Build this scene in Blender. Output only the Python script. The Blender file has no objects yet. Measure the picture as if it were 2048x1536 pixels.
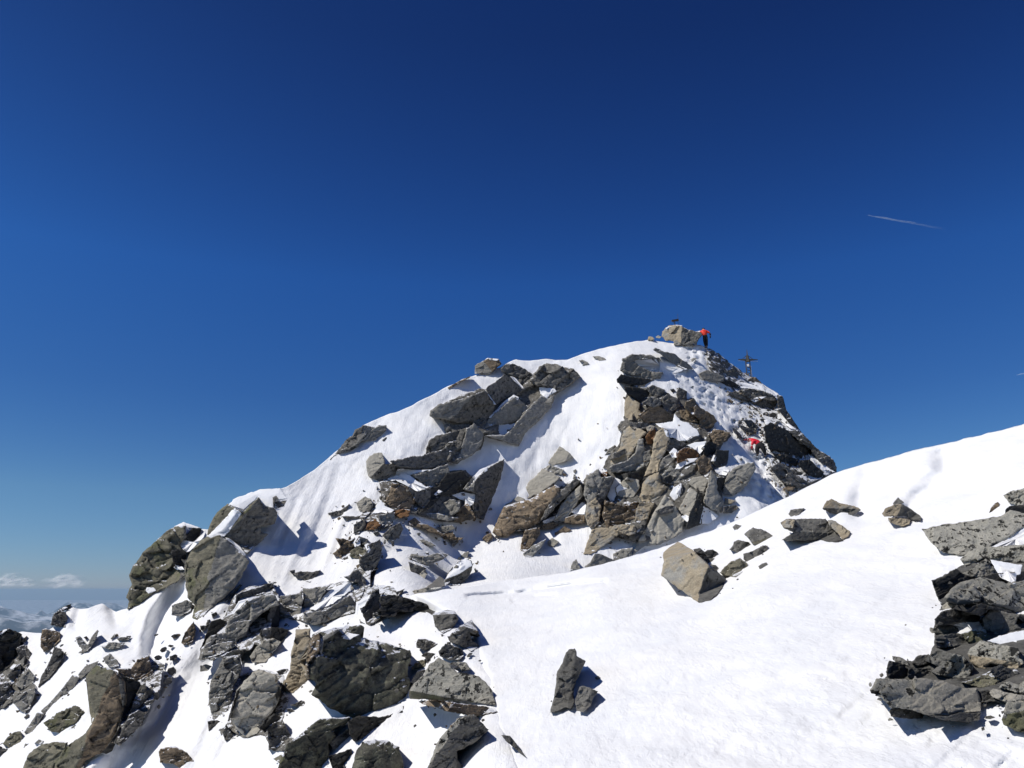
import bpy, bmesh, math, random
import numpy as np
from mathutils import Vector
from mathutils.geometry import delaunay_2d_cdt

# ------------------------------------------------------------------ scene, camera, light
scene = bpy.context.scene
COL = scene.collection
F = 1575.0                                   # focal length in pixels of the 2048 px wide photograph
PITCH = math.atan((1180 - 768) / F)
CP, SP = math.cos(PITCH), math.sin(PITCH)

def at(px, py, d):
    """points seen at pixel (px, py) that stand d metres in front of the camera"""
    px = np.asarray(px, float); py = np.asarray(py, float); d = np.asarray(d, float)
    x = (px - 1024) / F; y = (768 - py) / F
    return np.stack([d * x, d * (CP - SP * y), d * (SP + CP * y)], -1)

cam = bpy.data.objects.new('camera', bpy.data.cameras.new('camera'))
COL.objects.link(cam)
cam.data.sensor_width = 36; cam.data.lens = F / 2048 * 36
cam.data.clip_start = 0.1; cam.data.clip_end = 200000
cam.rotation_euler = (math.pi / 2 + PITCH, 0, 0)
scene.camera = cam

SUN = Vector((-0.64, -0.20, 0.74)).normalized()
sl = bpy.data.lights.new('sun', 'SUN'); sl.energy = 3.75; sl.angle = math.radians(0.5); sl.color = (1, 0.95, 0.87)
so = bpy.data.objects.new('sun', sl); COL.objects.link(so)
so.rotation_euler = SUN.to_track_quat('Z', 'Y').to_euler()

world = bpy.data.worlds.new('World'); scene.world = world; world.use_nodes = True
nt = world.node_tree; nt.nodes.clear()
sky = nt.nodes.new('ShaderNodeTexSky'); sky.sky_type = 'NISHITA'; sky.sun_disc = False
sky.sun_elevation = math.asin(SUN.z); sky.sun_rotation = math.atan2(SUN.x, SUN.y)
sky.altitude = 3400; sky.air_density = 1.0; sky.dust_density = 0.25; sky.ozone_density = 2.2
sep = nt.nodes.new('ShaderNodeSeparateColor'); com = nt.nodes.new('ShaderNodeCombineColor'); nt.links.new(sky.outputs[0], sep.inputs[0])
SKYFIT = ((0.147, 1.80), (0.225, 1.60), (0.479, 1.22))
for i_, (k_, g_) in enumerate(SKYFIT):               # the deep, saturated response of the camera to high-altitude sky
    pw = nt.nodes.new('ShaderNodeMath'); pw.operation = 'POWER'; pw.inputs[1].default_value = g_; nt.links.new(sep.outputs[i_], pw.inputs[0])
    mu = nt.nodes.new('ShaderNodeMath'); mu.operation = 'MULTIPLY'; mu.inputs[1].default_value = k_; nt.links.new(pw.outputs[0], mu.inputs[0]); nt.links.new(mu.outputs[0], com.inputs[i_])
bg = nt.nodes.new('ShaderNodeBackground'); bg.inputs[1].default_value = 0.12
wo = nt.nodes.new('ShaderNodeOutputWorld')
tcw = nt.nodes.new('ShaderNodeTexCoord'); sxw = nt.nodes.new('ShaderNodeSeparateXYZ'); nt.links.new(tcw.outputs['Generated'], sxw.inputs[0])
rw = nt.nodes.new('ShaderNodeValToRGB'); el = rw.color_ramp.elements
while len(el) < 6: el.new(0.5)
for e_, (p_, c_) in zip(el, ((0.0, (.50, .51, .74)), (0.11, (1.12, .98, .88)), (0.23, (1.03, 1.12, 1.08)), (0.37, (1.14, 1.47, 1.40)), (0.62, (1.0, 1.0, .95)), (1.0, (.9, .9, .9)))):
    e_.position = p_; e_.color = (c_[0] / 2, c_[1] / 2, c_[2] / 2, 1)
mw = nt.nodes.new('ShaderNodeMix'); mw.data_type = 'RGBA'; mw.blend_type = 'MULTIPLY'; mw.inputs[0].default_value = 1
nt.links.new(sxw.outputs[2], rw.inputs[0]); nt.links.new(com.outputs[0], mw.inputs[6]); nt.links.new(rw.outputs[0], mw.inputs[7])
bg.inputs[1].default_value = 0.222                    # the ramp above is stored at half value
nt.links.new(mw.outputs[2], bg.inputs[0]); nt.links.new(bg.outputs[0], wo.inputs[0])
scene.view_settings.view_transform = 'Standard'; scene.view_settings.look = 'None'
scene.view_settings.gamma = 1; scene.view_settings.use_curve_mapping = False; scene.view_settings.exposure = 0.12
scene.render.engine = 'CYCLES'
scene.cycles.transparent_max_bounces = 128

# ------------------------------------------------------------------ numpy noise
def _hash(i, j, k, seed):
    h = (i.astype(np.int64) * 374761393 + j.astype(np.int64) * 668265263 + k.astype(np.int64) * 2147483647 + seed * 1274126177) & 0xFFFFFFFF
    h = ((h ^ (h >> 13)) * 1274126177) & 0xFFFFFFFF
    h = ((h ^ (h >> 16)) * 2246822519) & 0xFFFFFFFF
    return ((h ^ (h >> 15)) & 0xFFFFFF) / float(0xFFFFFF) * 2 - 1

def vnoise(p, seed=0):
    i = np.floor(p); f = p - i; u = f * f * f * (f * (f * 6 - 15) + 10)
    a = i.astype(np.int64); r = 0
    for dx in (0, 1):
        wx = u[:, 0] if dx else 1 - u[:, 0]
        for dy in (0, 1):
            wy = u[:, 1] if dy else 1 - u[:, 1]
            for dz in (0, 1):
                wz = u[:, 2] if dz else 1 - u[:, 2]
                r = r + wx * wy * wz * _hash(a[:, 0] + dx, a[:, 1] + dy, a[:, 2] + dz, seed)
    return r

def fbm(p, octaves=4, seed=0, gain=0.5):
    s = 0; a = 1.0; p = np.asarray(p, float)
    for o in range(octaves):
        s = s + a * vnoise(p, seed + o * 17); p = p * 2.03 + 11.7; a *= gain
    return s

def p3(x, y, z=0.0):
    x = np.asarray(x, float); return np.stack([x, np.asarray(y, float), np.zeros_like(x) + z], -1)

# ------------------------------------------------------------------ materials
def nodes_of(name):
    m = bpy.data.materials.new(name); m.use_nodes = True
    n = m.node_tree; return m, n, n.nodes['Principled BSDF'], n.nodes.new, n.links.new

def ramp(new, stops):
    r = new('ShaderNodeValToRGB'); e = r.color_ramp.elements
    while len(e) < len(stops): e.new(0.5)
    for el, (p, c) in zip(e, stops):
        el.position = p; el.color = (c[0], c[1], c[2], 1) if hasattr(c, '__len__') else (c, c, c, 1)
    return r

def tex(new, link, vec, scale, detail=6, rough=0.6, kind='ShaderNodeTexNoise', **kw):
    t = new(kind)
    t.inputs['Scale'].default_value = scale
    if 'Detail' in t.inputs: t.inputs['Detail'].default_value = detail
    if 'Roughness' in t.inputs: t.inputs['Roughness'].default_value = rough
    for k, v in kw.items(): t.inputs[k].default_value = v
    link(vec, t.inputs['Vector']); return t

def mix(new, link, fac, a, b, blend='MIX'):
    m = new('ShaderNodeMix'); m.data_type = 'RGBA'; m.blend_type = blend
    for s, v in ((0, fac), (6, a), (7, b)):
        if hasattr(v, 'is_linked') or hasattr(v, 'links'): link(v, m.inputs[s])
        else: m.inputs[s].default_value = v if s == 0 else (v[0], v[1], v[2], 1)
    return m.outputs[2]

def rock_material(name, c1, c2, spot=None, spot_lo=0.55, spot_hi=0.62, spot_scale=5.0, second=None, second_lo=0.5, strata=0.0, dust=0.0, bump=1.0):
    m, n, bs, new, link = nodes_of(name)
    tc = new('ShaderNodeTexCoord'); oi = new('ShaderNodeObjectInfo')
    sc = new('ShaderNodeVectorMath'); sc.operation = 'SCALE'; sc.inputs[0].default_value = (37, 53, 71)
    link(oi.outputs['Random'], sc.inputs[3])
    ad = new('ShaderNodeVectorMath'); link(tc.outputs['Object'], ad.inputs[0]); link(sc.outputs[0], ad.inputs[1])
    v = ad.outputs[0]
    big = tex(new, link, v, 1.1, 5, 0.62); mid = tex(new, link, v, 4.5, 7, 0.68); fine = tex(new, link, v, 38, 6, 0.75)
    col = mix(new, link, ramp(new, ((0.36, 0), (0.64, 1))).outputs[0], c1, c2)
    r0 = n.nodes[-1]
    for nd in n.nodes:
        if nd.bl_idname == 'ShaderNodeValToRGB' and not nd.inputs[0].is_linked: link(mid.outputs[0], nd.inputs[0])
    if second is not None:
        r = ramp(new, ((second_lo, 0), (second_lo + 0.09, 1))); link(big.outputs[0], r.inputs[0])
        col = mix(new, link, r.outputs[0], col, second)
    if spot is not None:
        sp = tex(new, link, v, spot_scale, 8, 0.72); r = ramp(new, ((spot_lo, 0), (spot_hi, 1))); link(sp.outputs[0], r.inputs[0])
        col = mix(new, link, r.outputs[0], col, spot)
    # fine mineral grain and per-stone brightness
    r = ramp(new, ((0.3, 0.72), (0.7, 1.25))); link(fine.outputs[0], r.inputs[0])
    col = mix(new, link, 1.0, col, r.outputs[0], 'MULTIPLY')
    r = ramp(new, ((0.0, 0.82), (1.0, 1.15))); link(oi.outputs['Random'], r.inputs[0])
    col = mix(new, link, 1.0, col, r.outputs[0], 'MULTIPLY')
    # cracks
    vor = tex(new, link, v, 1.9, 0, 0, 'ShaderNodeTexVoronoi'); vor.feature = 'DISTANCE_TO_EDGE'
    mp = new('ShaderNodeMixRGB'); mp.inputs[0].default_value = 0.25; link(v, mp.inputs[1]); link(mid.outputs[1], mp.inputs[2]); link(mp.outputs[0], vor.inputs['Vector'])
    rc = ramp(new, ((0.0, 0.45), (0.018, 1.0))); link(vor.outputs['Distance'], rc.inputs[0])
    if dust > 0:
        geo = new('ShaderNodeNewGeometry'); sx = new('ShaderNodeSeparateXYZ'); link(geo.outputs['Normal'], sx.inputs[0])
        dn = tex(new, link, v, 3.2, 8, 0.72)
        a = new('ShaderNodeMath'); a.operation = 'MULTIPLY_ADD'; link(sx.outputs[2], a.inputs[0]); a.inputs[1].default_value = 0.55; link(dn.outputs[0], a.inputs[2])
        r = ramp(new, ((1.02 - dust, 0), (1.08 - dust, 1))); link(a.outputs[0], r.inputs[0])
        col = mix(new, link, r.outputs[0], col, (0.80, 0.82, 0.86))
    link(col, bs.inputs['Base Color']); bs.inputs['Roughness'].default_value = 0.9; bs.inputs['Specular IOR Level'].default_value = 0.2
    hsum = new('ShaderNodeMath'); hsum.operation = 'MULTIPLY_ADD'; link(mid.outputs[0], hsum.inputs[0]); hsum.inputs[1].default_value = 3.0; link(fine.outputs[0], hsum.inputs[2])
    h2 = new('ShaderNodeMath'); h2.operation = 'MULTIPLY_ADD'; link(rc.outputs[0], h2.inputs[0]); h2.inputs[1].default_value = 0.4; link(hsum.outputs[0], h2.inputs[2])
    out = h2.outputs[0]
    if strata > 0:
        mpn = new('ShaderNodeMapping'); mpn.inputs['Rotation'].default_value = (0.25, 0.35, 0.2); mpn.inputs['Scale'].default_value = (0.5, 0.5, 7.0); link(v, mpn.inputs['Vector'])
        st = tex(new, link, mpn.outputs[0], 1.4, 5, 0.65)
        h3 = new('ShaderNodeMath'); h3.operation = 'MULTIPLY_ADD'; link(st.outputs[0], h3.inputs[0]); h3.inputs[1].default_value = strata * 4; link(out, h3.inputs[2]); out = h3.outputs[0]
    bp = new('ShaderNodeBump'); bp.inputs['Strength'].default_value = 0.9 * bump; bp.inputs['Distance'].default_value = 0.035
    link(out, bp.inputs['Height']); link(bp.outputs[0], bs.inputs['Normal'])
    return m

LICH = (0.028, 0.028, 0.026)
BARE = {}
MATS = {
 'g': rock_material('grey_gneiss', (0.216, 0.21, 0.19), (0.349, 0.332, 0.288), LICH, 0.60, 0.66, strata=0.4, dust=0.09),
 'l': rock_material('pale_gneiss', (0.311, 0.295, 0.253), (0.406, 0.38, 0.321), (0.09, 0.085, 0.075), 0.64, 0.70, strata=0.25, bump=0.7),
 't': rock_material('tan_gneiss', (0.30, 0.252, 0.18), (0.41, 0.352, 0.255), (0.10, 0.085, 0.065), 0.66, 0.72, second=(0.30, 0.29, 0.26), second_lo=0.52, bump=0.7),
 'b': rock_material('brown_gneiss', (0.162, 0.125, 0.0857), (0.324, 0.252, 0.171), (0.035, 0.03, 0.025), 0.57, 0.63, strata=0.6, dust=0.09),
 'r': rock_material('rusty_gneiss', (0.156, 0.078, 0.039), (0.286, 0.163, 0.078), (0.05, 0.045, 0.04), 0.55, 0.6, strata=0.4, dust=0.09),
 'd': rock_material('dark_gneiss', (0.11, 0.106, 0.0957), (0.244, 0.231, 0.204), (0.018, 0.018, 0.018), 0.55, 0.62, strata=0.6, dust=0.04),
 'k': rock_material('black_lichen_and_shade_rock', (0.0423, 0.041, 0.0386), (0.0898, 0.0872, 0.0772), (0.09, 0.088, 0.08), 0.64, 0.70, strata=0.5, dust=0.02),  # black rock; also carries the painted shade of gaps and recesses
 'n': rock_material('green_lichen_rock', (0.152, 0.145, 0.108), (0.253, 0.234, 0.171), (0.04, 0.038, 0.03), 0.56, 0.62, 4.0, second=(0.17, 0.17, 0.10), second_lo=0.52, strata=0.4, dust=0.04),
 'p': rock_material('spotted_pale_rock', (0.332, 0.323, 0.28), (0.482, 0.459, 0.394), LICH, 0.535, 0.56, 9.0, strata=0.3, dust=0.02),
 'x': rock_material('lichen_crusted_rock', (0.0578, 0.0561, 0.0475), (0.144, 0.14, 0.111), (0.17, 0.17, 0.125), 0.50, 0.57, 7.0, second=(0.10, 0.10, 0.075), second_lo=0.55, strata=0.3, dust=0.03),
 'w': rock_material('snow_dusted_rock', (0.0736, 0.0715, 0.0645), (0.206, 0.194, 0.169), LICH, 0.56, 0.6, strata=0.8, dust=0.20),
}
for k_, a_ in (('d', ((0.10, 0.098, 0.09), (0.19, 0.185, 0.17))), ('g', ((0.17, 0.165, 0.15), (0.27, 0.262, 0.235)))):
    BARE[k_] = rock_material('bare_' + ('dark' if k_ == 'd' else 'grey') + '_gneiss', a_[0], a_[1], LICH, 0.58, 0.64, strata=0.4)

def snow_material(name, streak, power, ks):
    m, n, bs, new, link = nodes_of(name)
    tc = new('ShaderNodeTexCoord'); v = tc.outputs['Object']
    a = tex(new, link, v, 0.9, 6, 0.6); b = tex(new, link, v, 9, 6, 0.7); c = tex(new, link, v, 70, 4, 0.7)
    mp = new('ShaderNodeMapping'); mp.inputs['Rotation'].default_value = streak; mp.inputs['Scale'].default_value = (9, 0.8, 1.4); link(v, mp.inputs['Vector'])
    s = tex(new, link, mp.outputs[0], 1.3, 6, 0.62)
    r = ramp(new, ((0.35, (0.80, 0.815, 0.84)), (0.65, (0.87, 0.875, 0.88)))); link(a.outputs[0], r.inputs[0])
    link(r.outputs[0], bs.inputs['Base Color']); bs.inputs['Roughness'].default_value = 0.75; bs.inputs['Specular IOR Level'].default_value = 0.15
    mq = new('ShaderNodeMapping'); mq.inputs['Rotation'].default_value = (0, 0, 0.5); mq.inputs['Scale'].default_value = (2.2, 0.8, 2.2); link(v, mq.inputs['Vector'])
    sc = tex(new, link, mq.outputs[0], 1.5, 7, 0.66); rs = ramp(new, ((0.50, 0), (0.535, 0.55), (0.60, 0.6), (0.625, 1))); link(sc.outputs[0], rs.inputs[0])   # wind crust with broken edges
    h = None
    for t, k in ((rs, 0.34), (s, ks), (b, 0.5), (c, 0.10), (a, 1.2)):
        q = new('ShaderNodeMath'); q.operation = 'MULTIPLY_ADD'; link(t.outputs[0], q.inputs[0]); q.inputs[1].default_value = k
        if h is not None: link(h, q.inputs[2])
        else: q.inputs[2].default_value = 0
        h = q.outputs[0]
    bp = new('ShaderNodeBump'); bp.inputs['Strength'].default_value = power; bp.inputs['Distance'].default_value = 0.07
    link(h, bp.inputs['Height']); link(bp.outputs[0], bs.inputs['Normal'])
    return m
SNOW = snow_material('wind_packed_snow', (0, 0, -0.7), 0.40, 0.35)
SNOW_F = snow_material('fluted_snow', (0.3, 0.2, -0.5), 0.45, 1.0)

def plain(name, c, rough=0.6, metal=0.0):
    m, n, bs, new, link = nodes_of(name)
    tc = new('ShaderNodeTexCoord'); t = tex(new, link, tc.outputs['Object'], 14, 5, 0.6)
    r = ramp(new, ((0.3, [x * 0.8 for x in c]), (0.7, [min(1, x * 1.15) for x in c]))); link(t.outputs[0], r.inputs[0])
    link(r.outputs[0], bs.inputs['Base Color']); bs.inputs['Roughness'].default_value = rough; bs.inputs['Metallic'].default_value = metal
    return m

# ------------------------------------------------------------------ objects
def link_mesh(name, verts, faces, mats, parent=None, smooth=True, mat_idx=None, origin=None):
    verts = np.asarray(verts, float)
    o0 = verts.mean(0) if origin is None else np.asarray(origin, float)
    me = bpy.data.meshes.new(name); me.from_pydata((verts - o0).tolist(), [], [list(map(int, f)) for f in faces]); me.update()
    for m in (mats if isinstance(mats, (list, tuple)) else [mats]): me.materials.append(m)
    if smooth: me.polygons.foreach_set('use_smooth', [True] * len(me.polygons))
    if mat_idx is not None: me.polygons.foreach_set('material_index', mat_idx)
    ob = bpy.data.objects.new(name, me); COL.objects.link(ob)
    if parent is not None:
        ob.parent = parent; ob.location = Vector(o0) - parent.location
    else: ob.location = o0
    return ob

def tag(o, label=None, cat=None, group=None, kind=None):
    for k, v in (('label', label), ('category', cat), ('group', group), ('kind', kind)):
        if v: o[k] = v
    return o

def grid_faces(nr, nc):
    r, c = np.meshgrid(np.arange(nr - 1), np.arange(nc - 1), indexing='ij'); a = (r * nc + c).ravel()
    return np.stack([a, a + nc, a + nc + 1, a + 1], -1)

# ------------------------------------------------------------------ the two snow surfaces: depth control points
def tps(ctrl):
    c = np.array(ctrl, float); x = c[:, :2] / 500; v = np.log(c[:, 2]); n = len(x)
    def U(r2): return 0.5 * r2 * np.log(r2 + 1e-9)
    K = U(((x[:, None] - x[None]) ** 2).sum(-1)) + np.eye(n) * 0.01
    P = np.concatenate([np.ones((n, 1)), x], 1); A = np.zeros((n + 3, n + 3)); A[:n, :n] = K; A[:n, n:] = P; A[n:, :n] = P.T
    w = np.linalg.solve(A, np.concatenate([v, np.zeros(3)]))
    def f(px, py):
        px = np.asarray(px, float); sh = px.shape; q = np.stack([px.ravel(), np.asarray(py, float).ravel()], -1) / 500; out = np.empty(len(q))
        for i in range(0, len(q), 60000):
            s = q[i:i + 60000]; out[i:i + 60000] = U(((s[:, None] - x[None]) ** 2).sum(-1)) @ w[:n] + w[n] + s @ w[n + 1:]
        return np.exp(np.clip(out, 0.3, 4.6)).reshape(sh)
    return f

SEAM = np.array([(830, 1188), (905, 1225), (960, 1290), (985, 1360), (1000, 1450), (1035, 1536), (1060, 1640), (1080, 1800), (1120, 2500)], float)
seam_d = [25, 20.5, 16.3, 13.0, 10.3, 8.3, 6.8, 5.4, 3.2]
seam_pts = [(a, b, d) for (a, b), d in zip(SEAM, seam_d)]
DA0 = tps(seam_pts + [(1330, 682, 62), (1415, 695, 61), (1498, 752, 65), (1560, 790, 60), (1625, 880, 54), (1672, 940, 51), (1690, 1010, 47),
  (1200, 697, 60), (1060, 722, 58), (960, 745, 56), (880, 780, 53), (760, 835, 50), (660, 918, 46), (560, 980, 42), (430, 1040, 38), (345, 1065, 37), (262, 1200, 35), (140, 1212, 35), (0, 1285, 36), (-300, 1370, 38),
  (1300, 720, 57), (1240, 760, 53), (1250, 950, 47), (1250, 1100, 41), (1130, 850, 52), (1000, 1050, 44.5), (1000, 940, 48), (900, 1175, 36), (1100, 1130, 39), (850, 1000, 43), (750, 1000, 42), (620, 1000, 42), (640, 1150, 34), (700, 1250, 23.5), (800, 1250, 22.5),
  (720, 1350, 18), (720, 1536, 12.5), (850, 1400, 15), (900, 1536, 10), (450, 1200, 31), (450, 1350, 23.5), (430, 1536, 17), (200, 1300, 29), (200, 1536, 20.5), (0, 1400, 30), (0, 1536, 24.5), (-300, 1536, 28), (-300, 1800, 20), (400, 1800, 12), (800, 1800, 7.5),
  (1500, 940, 46.5), (1600, 950, 49), (1450, 800, 54.5), (1520, 1010, 42), (1400, 1060, 41.5), (1700, 1300, 40), (1300, 1300, 37), (2300, 1100, 50), (2300, 700, 75)])
DB0 = tps(seam_pts + [(1300, 1536, 7), (1700, 1536, 6), (2048, 1536, 5.4), (2400, 1536, 5), (1150, 1300, 14), (1500, 1300, 10.8), (1800, 1300, 9), (2048, 1300, 8), (1000, 1200, 22.5), (1200, 1190, 19), (1500, 1180, 15), (1800, 1180, 12), (2048, 1180, 10.8),
  (1400, 1082, 25.5), (1550, 1085, 19.5), (1800, 1080, 15.5), (2048, 1080, 13.4), (1690, 942, 25), (1850, 960, 19.5), (2048, 950, 16.4), (2048, 848, 20.5), (1850, 897, 22.5), (1140, 1143, 26), (1250, 1115, 26.2), (1000, 1163, 26), (1560, 1000, 25.5), (2400, 750, 20), (2400, 1180, 9),
  (1500, 1800, 4.4), (2100, 1800, 3.9), (1500, 2500, 2.7), (2200, 2500, 2.5)])

def seam_side(px, py):
    """pixels right of the line where the near snow slope runs out among the rocks"""
    py = np.asarray(py, float); x = np.interp(py, SEAM[:, 1], SEAM[:, 0]); return np.asarray(px, float) - x

def DA(px, py):
    d = DA0(px, py); s = np.clip(seam_side(px, py), 0, 300); low = np.clip((np.asarray(py, float) - 1190) / 25, 0, 1)
    return d * (1 + 0.0010 * s * low) + 0.004 * s * low
def DB(px, py):
    s = np.clip(-seam_side(px, py), 0, 300)
    return DB0(px, py) * (1 + 0.0016 * s) + 0.004 * s

CREST_A = np.array([(-600, 1400), (-300, 1345), (-100, 1300), (0, 1278), (45, 1262), (85, 1268), (112, 1250), (140, 1210), (150, 1217), (165, 1219), (205, 1207), (214, 1214), (232, 1224), (262, 1216), (300, 1160), (345, 1080), (365, 1052), (400, 1059), (418, 1058), (440, 1030), (470, 1000), (520, 978), (560, 978), (572, 975), (600, 958), (630, 938), (665, 910), (700, 880), (728, 850), (760, 835), (800, 822), (840, 802), (880, 782), (925, 757), (960, 747), (1000, 735), (1012, 728), (1032, 719), (1062, 722), (1095, 717), (1112, 720), (1135, 719), (1160, 710), (1200, 697), (1260, 685), (1300, 679), (1330, 684), (1370, 688), (1400, 690), (1416, 695), (1436, 707), (1452, 720), (1480, 741), (1498, 752), (1515, 760), (1535, 775), (1556, 787), (1566, 806), (1578, 828), (1592, 850), (1610, 872), (1630, 893), (1655, 917), (1668, 931), (1674, 948), (1690, 1000), (1730, 1080), (2300, 1300)], float)
CREST_B = np.array([(700, 1235), (800, 1196), (830, 1188), (870, 1183), (910, 1176), (1000, 1162), (1070, 1153), (1140, 1143), (1200, 1129), (1250, 1116), (1300, 1102), (1350, 1085), (1400, 1068), (1450, 1050), (1505, 1026), (1560, 1001), (1600, 980), (1640, 961), (1665, 948), (1690, 939), (1720, 930), (1750, 922), (1800, 909), (1850, 895), (1900, 884), (1950, 873), (2000, 860), (2048, 847), (2200, 805), (2500, 715)], float)
BACK = [(0.25, -0.14), (0.7, -0.45), (1.5, -1.2), (3.5, -3.2), (8, -8), (20, -21), (60, -62)]

def snow_surface(name, crest, D, x0, x1, step, y1, rows, relief, mat):
    xs = np.arange(x0, x1 + 1, step, dtype=float); cy = np.interp(xs, crest[:, 0], crest[:, 1])
    cy = cy + 1.3 * fbm(p3(xs * 0.045, xs * 0), 3, 5)
    v = np.linspace(0, 1, rows) ** 1.12
    PX = np.repeat(xs[None], rows, 0); PY = cy[None] + (y1 - cy[None]) * v[:, None]
    d = D(PX, PY); Q = at(PX, PY, d); e = relief(PX, PY, Q.reshape(-1, 3), d)
    k_ = 'A' if D is DA else 'B'; rk = (BASE[k_] - COMP[k_] > 0.03).astype(float); near = blur(blur(rk)); near = near * (1 - rk)
    q_ = fbm(Q.reshape(-1, 3) * 0.9, 3, 51).reshape(PX.shape); on_map = (PX > GX0) & (PX < GX0 + GS * (GNX - 1)) & (PY > GY0) & (PY < GY0 + GS * (GNY - 1))
    e = e + np.where(on_map, sample(near, PX, PY), 0) * (0.10 + 0.22 * q_) * (1.0 if k_ == 'A' else 0.55)
    d = d + e; Q = at(PX, PY, d)
    back = [Q[0] + np.array([0, a, b]) + np.stack([np.zeros(len(xs)), np.zeros(len(xs)), 0.0 * xs], -1) for a, b in BACK][::-1]
    allv = np.concatenate([np.array(back), Q], 0); nr = allv.shape[0]
    ob = link_mesh(name, allv.reshape(-1, 3), grid_faces(nr, len(xs)), mat, origin=(0, 0, 0))
    tag(ob, kind='structure'); return ob

def groove(PX, PY, pts, width, depth):
    """a soft trough (depth > 0) or swell running along a polyline"""
    pts = np.array(pts, float); best = np.full(PX.shape, 1e9)
    for a, b in zip(pts[:-1], pts[1:]):
        ab = b - a; t = np.clip(((PX - a[0]) * ab[0] + (PY - a[1]) * ab[1]) / (ab @ ab), 0, 1)
        best = np.minimum(best, np.hypot(PX - a[0] - t * ab[0], PY - a[1] - t * ab[1]))
    return depth * np.exp(-(best / width) ** 2)

def relief_A(PX, PY, Q, d):
    sh = PX.shape
    e = 0.26 * fbm(Q * 0.30, 3, 1) + 0.05 * fbm(Q * np.array([2.6, 0.9, 0.9]), 5, 2, 0.6)
    e = e.reshape(sh)
    flute = fbm(p3(((PX * 0.82 - PY * -0.35) * 0.055).ravel(), ((PY * 0.82 - PX * 0.35) * 0.004).ravel()), 3, 9).reshape(sh)
    mask = np.exp(-((PX - 640) / 110) ** 2 - ((PY - 1080) / 110) ** 2) + np.exp(-((PX - 360) / 90) ** 2 - ((PY - 1430) / 110) ** 2) + 0.6 * np.exp(-((PX - 170) / 110) ** 2 - ((PY - 1440) / 100) ** 2) + 0.5 * np.exp(-((PX - 1120) / 100) ** 2 - ((PY - 900) / 120) ** 2)
    e = e + 0.30 * flute * np.clip(mask, 0, 1)
    # trampled, lumpy snow of the climbing track
    tr = groove(PX, PY, [(1390, 700), (1370, 740), (1400, 770), (1440, 810), (1470, 840), (1490, 880), (1520, 930), (1545, 990)], 42, 1.0)
    lump = fbm(Q * 2.6, 3, 21).reshape(sh); e = e + tr * 0.6 * np.abs(lump)
    tp = np.array([(1390, 700), (1378, 740), (1402, 772), (1438, 808), (1468, 842), (1488, 880), (1520, 930), (1545, 990)], float); rg = np.random.RandomState(8)
    for a_, b_ in zip(tp[:-1], tp[1:]):
        for t_ in np.arange(0, 1, 9 / np.hypot(*(b_ - a_))):
            c_ = a_ + (b_ - a_) * t_ + rg.normal(0, 4.5, 2); e = e + 0.42 * np.exp(-((PX - c_[0]) ** 2 + ((PY - c_[1]) * 1.4) ** 2) / 20)
    e = e + groove(PX, PY, [(1512, 920), (1530, 960), (1550, 1000)], 10, 0.5)
    # wind-scooped hollow and rib at lower left
    e = e + groove(PX, PY, [(345, 1190), (322, 1240), (300, 1300), (310, 1340)], 26, 1.6) - groove(PX, PY, [(330, 1180), (297, 1220), (283, 1270), (282, 1320)], 13, 0.7)
    e = e + groove(PX, PY, [(160, 1215), (150, 1250)], 10, 0.5) + groove(PX, PY, [(225, 1218), (232, 1240)], 12, 0.7)
    e = e + groove(PX, PY, [(500, 1215), (455, 1290), (400, 1350), (350, 1410), (290, 1480), (220, 1560)], 34, 1.5)
    e = e + groove(PX, PY, [(555, 1200), (530, 1260), (500, 1320)], 14, 0.7) + groove(PX, PY, [(800, 1080), (760, 1130), (740, 1180)], 30, 0.9)
    return e

def relief_B(PX, PY, Q, d):
    sh = PX.shape
    e = (0.24 * fbm(Q * np.array([0.5, 0.4, 0.5]), 3, 31) + 0.045 * fbm(Q * np.array([3.2, 1.4, 2.4]), 5, 32, 0.6)).reshape(sh)
    # small wind scabs, running down to the left
    u = (PX * 0.77 - PY * 0.64) ; v = (PX * 0.64 + PY * 0.77)
    s = fbm(p3((u * 0.012).ravel(), (v * 0.05).ravel()), 4, 33).reshape(sh); e = e + 0.05 * np.clip(s - 0.2, 0, 1) * np.clip((PY - 900) / 200, 0.4, 1)
    e = e + groove(PX, PY, [(1890, 915), (1890, 950), (1850, 985), (1820, 1010)], 24, 0.75) + groove(PX, PY, [(1735, 945), (1722, 980), (1718, 1020)], 19, 0.85) + groove(PX, PY, [(1680, 960), (1650, 985), (1600, 1010)], 24, 0.5)
    e = e - groove(PX, PY, [(1860, 930), (1830, 960), (1800, 1000)], 22, 0.3) - groove(PX, PY, [(1690, 990), (1680, 1020)], 22, 0.25)
    lip = groove(PX, PY, [(935, 1192), (960, 1190), (1030, 1187), (1090, 1176), (1150, 1168), (1210, 1163)], 4.0, 0.55) + groove(PX, PY, [(1025, 1202), (1060, 1194), (1110, 1189)], 3.0, 0.3)
    e = e + lip
    return e

# ------------------------------------------------------------------ record of what already stands where (for resting stones on stones)
GS = 2.0; GX0, GY0, GNX, GNY = -80, 600, 1112, 520
gx = GX0 + GS * np.arange(GNX); gy = GY0 + GS * np.arange(GNY); GX, GY = np.meshgrid(gx, gy)
BASE = {'A': DA(GX, GY), 'B': DB(GX, GY)}
COMP = {k: v.copy() for k, v in BASE.items()}

def sample(arr, px, py):
    x = np.clip((np.asarray(px) - GX0) / GS, 0, GNX - 1.001); y = np.clip((np.asarray(py) - GY0) / GS, 0, GNY - 1.001)
    i = x.astype(int); j = y.astype(int); u = x - i; v = y - j
    return arr[j, i] * (1 - u) * (1 - v) + arr[j, i + 1] * u * (1 - v) + arr[j + 1, i] * (1 - u) * v + arr[j + 1, i + 1] * u * v

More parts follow.
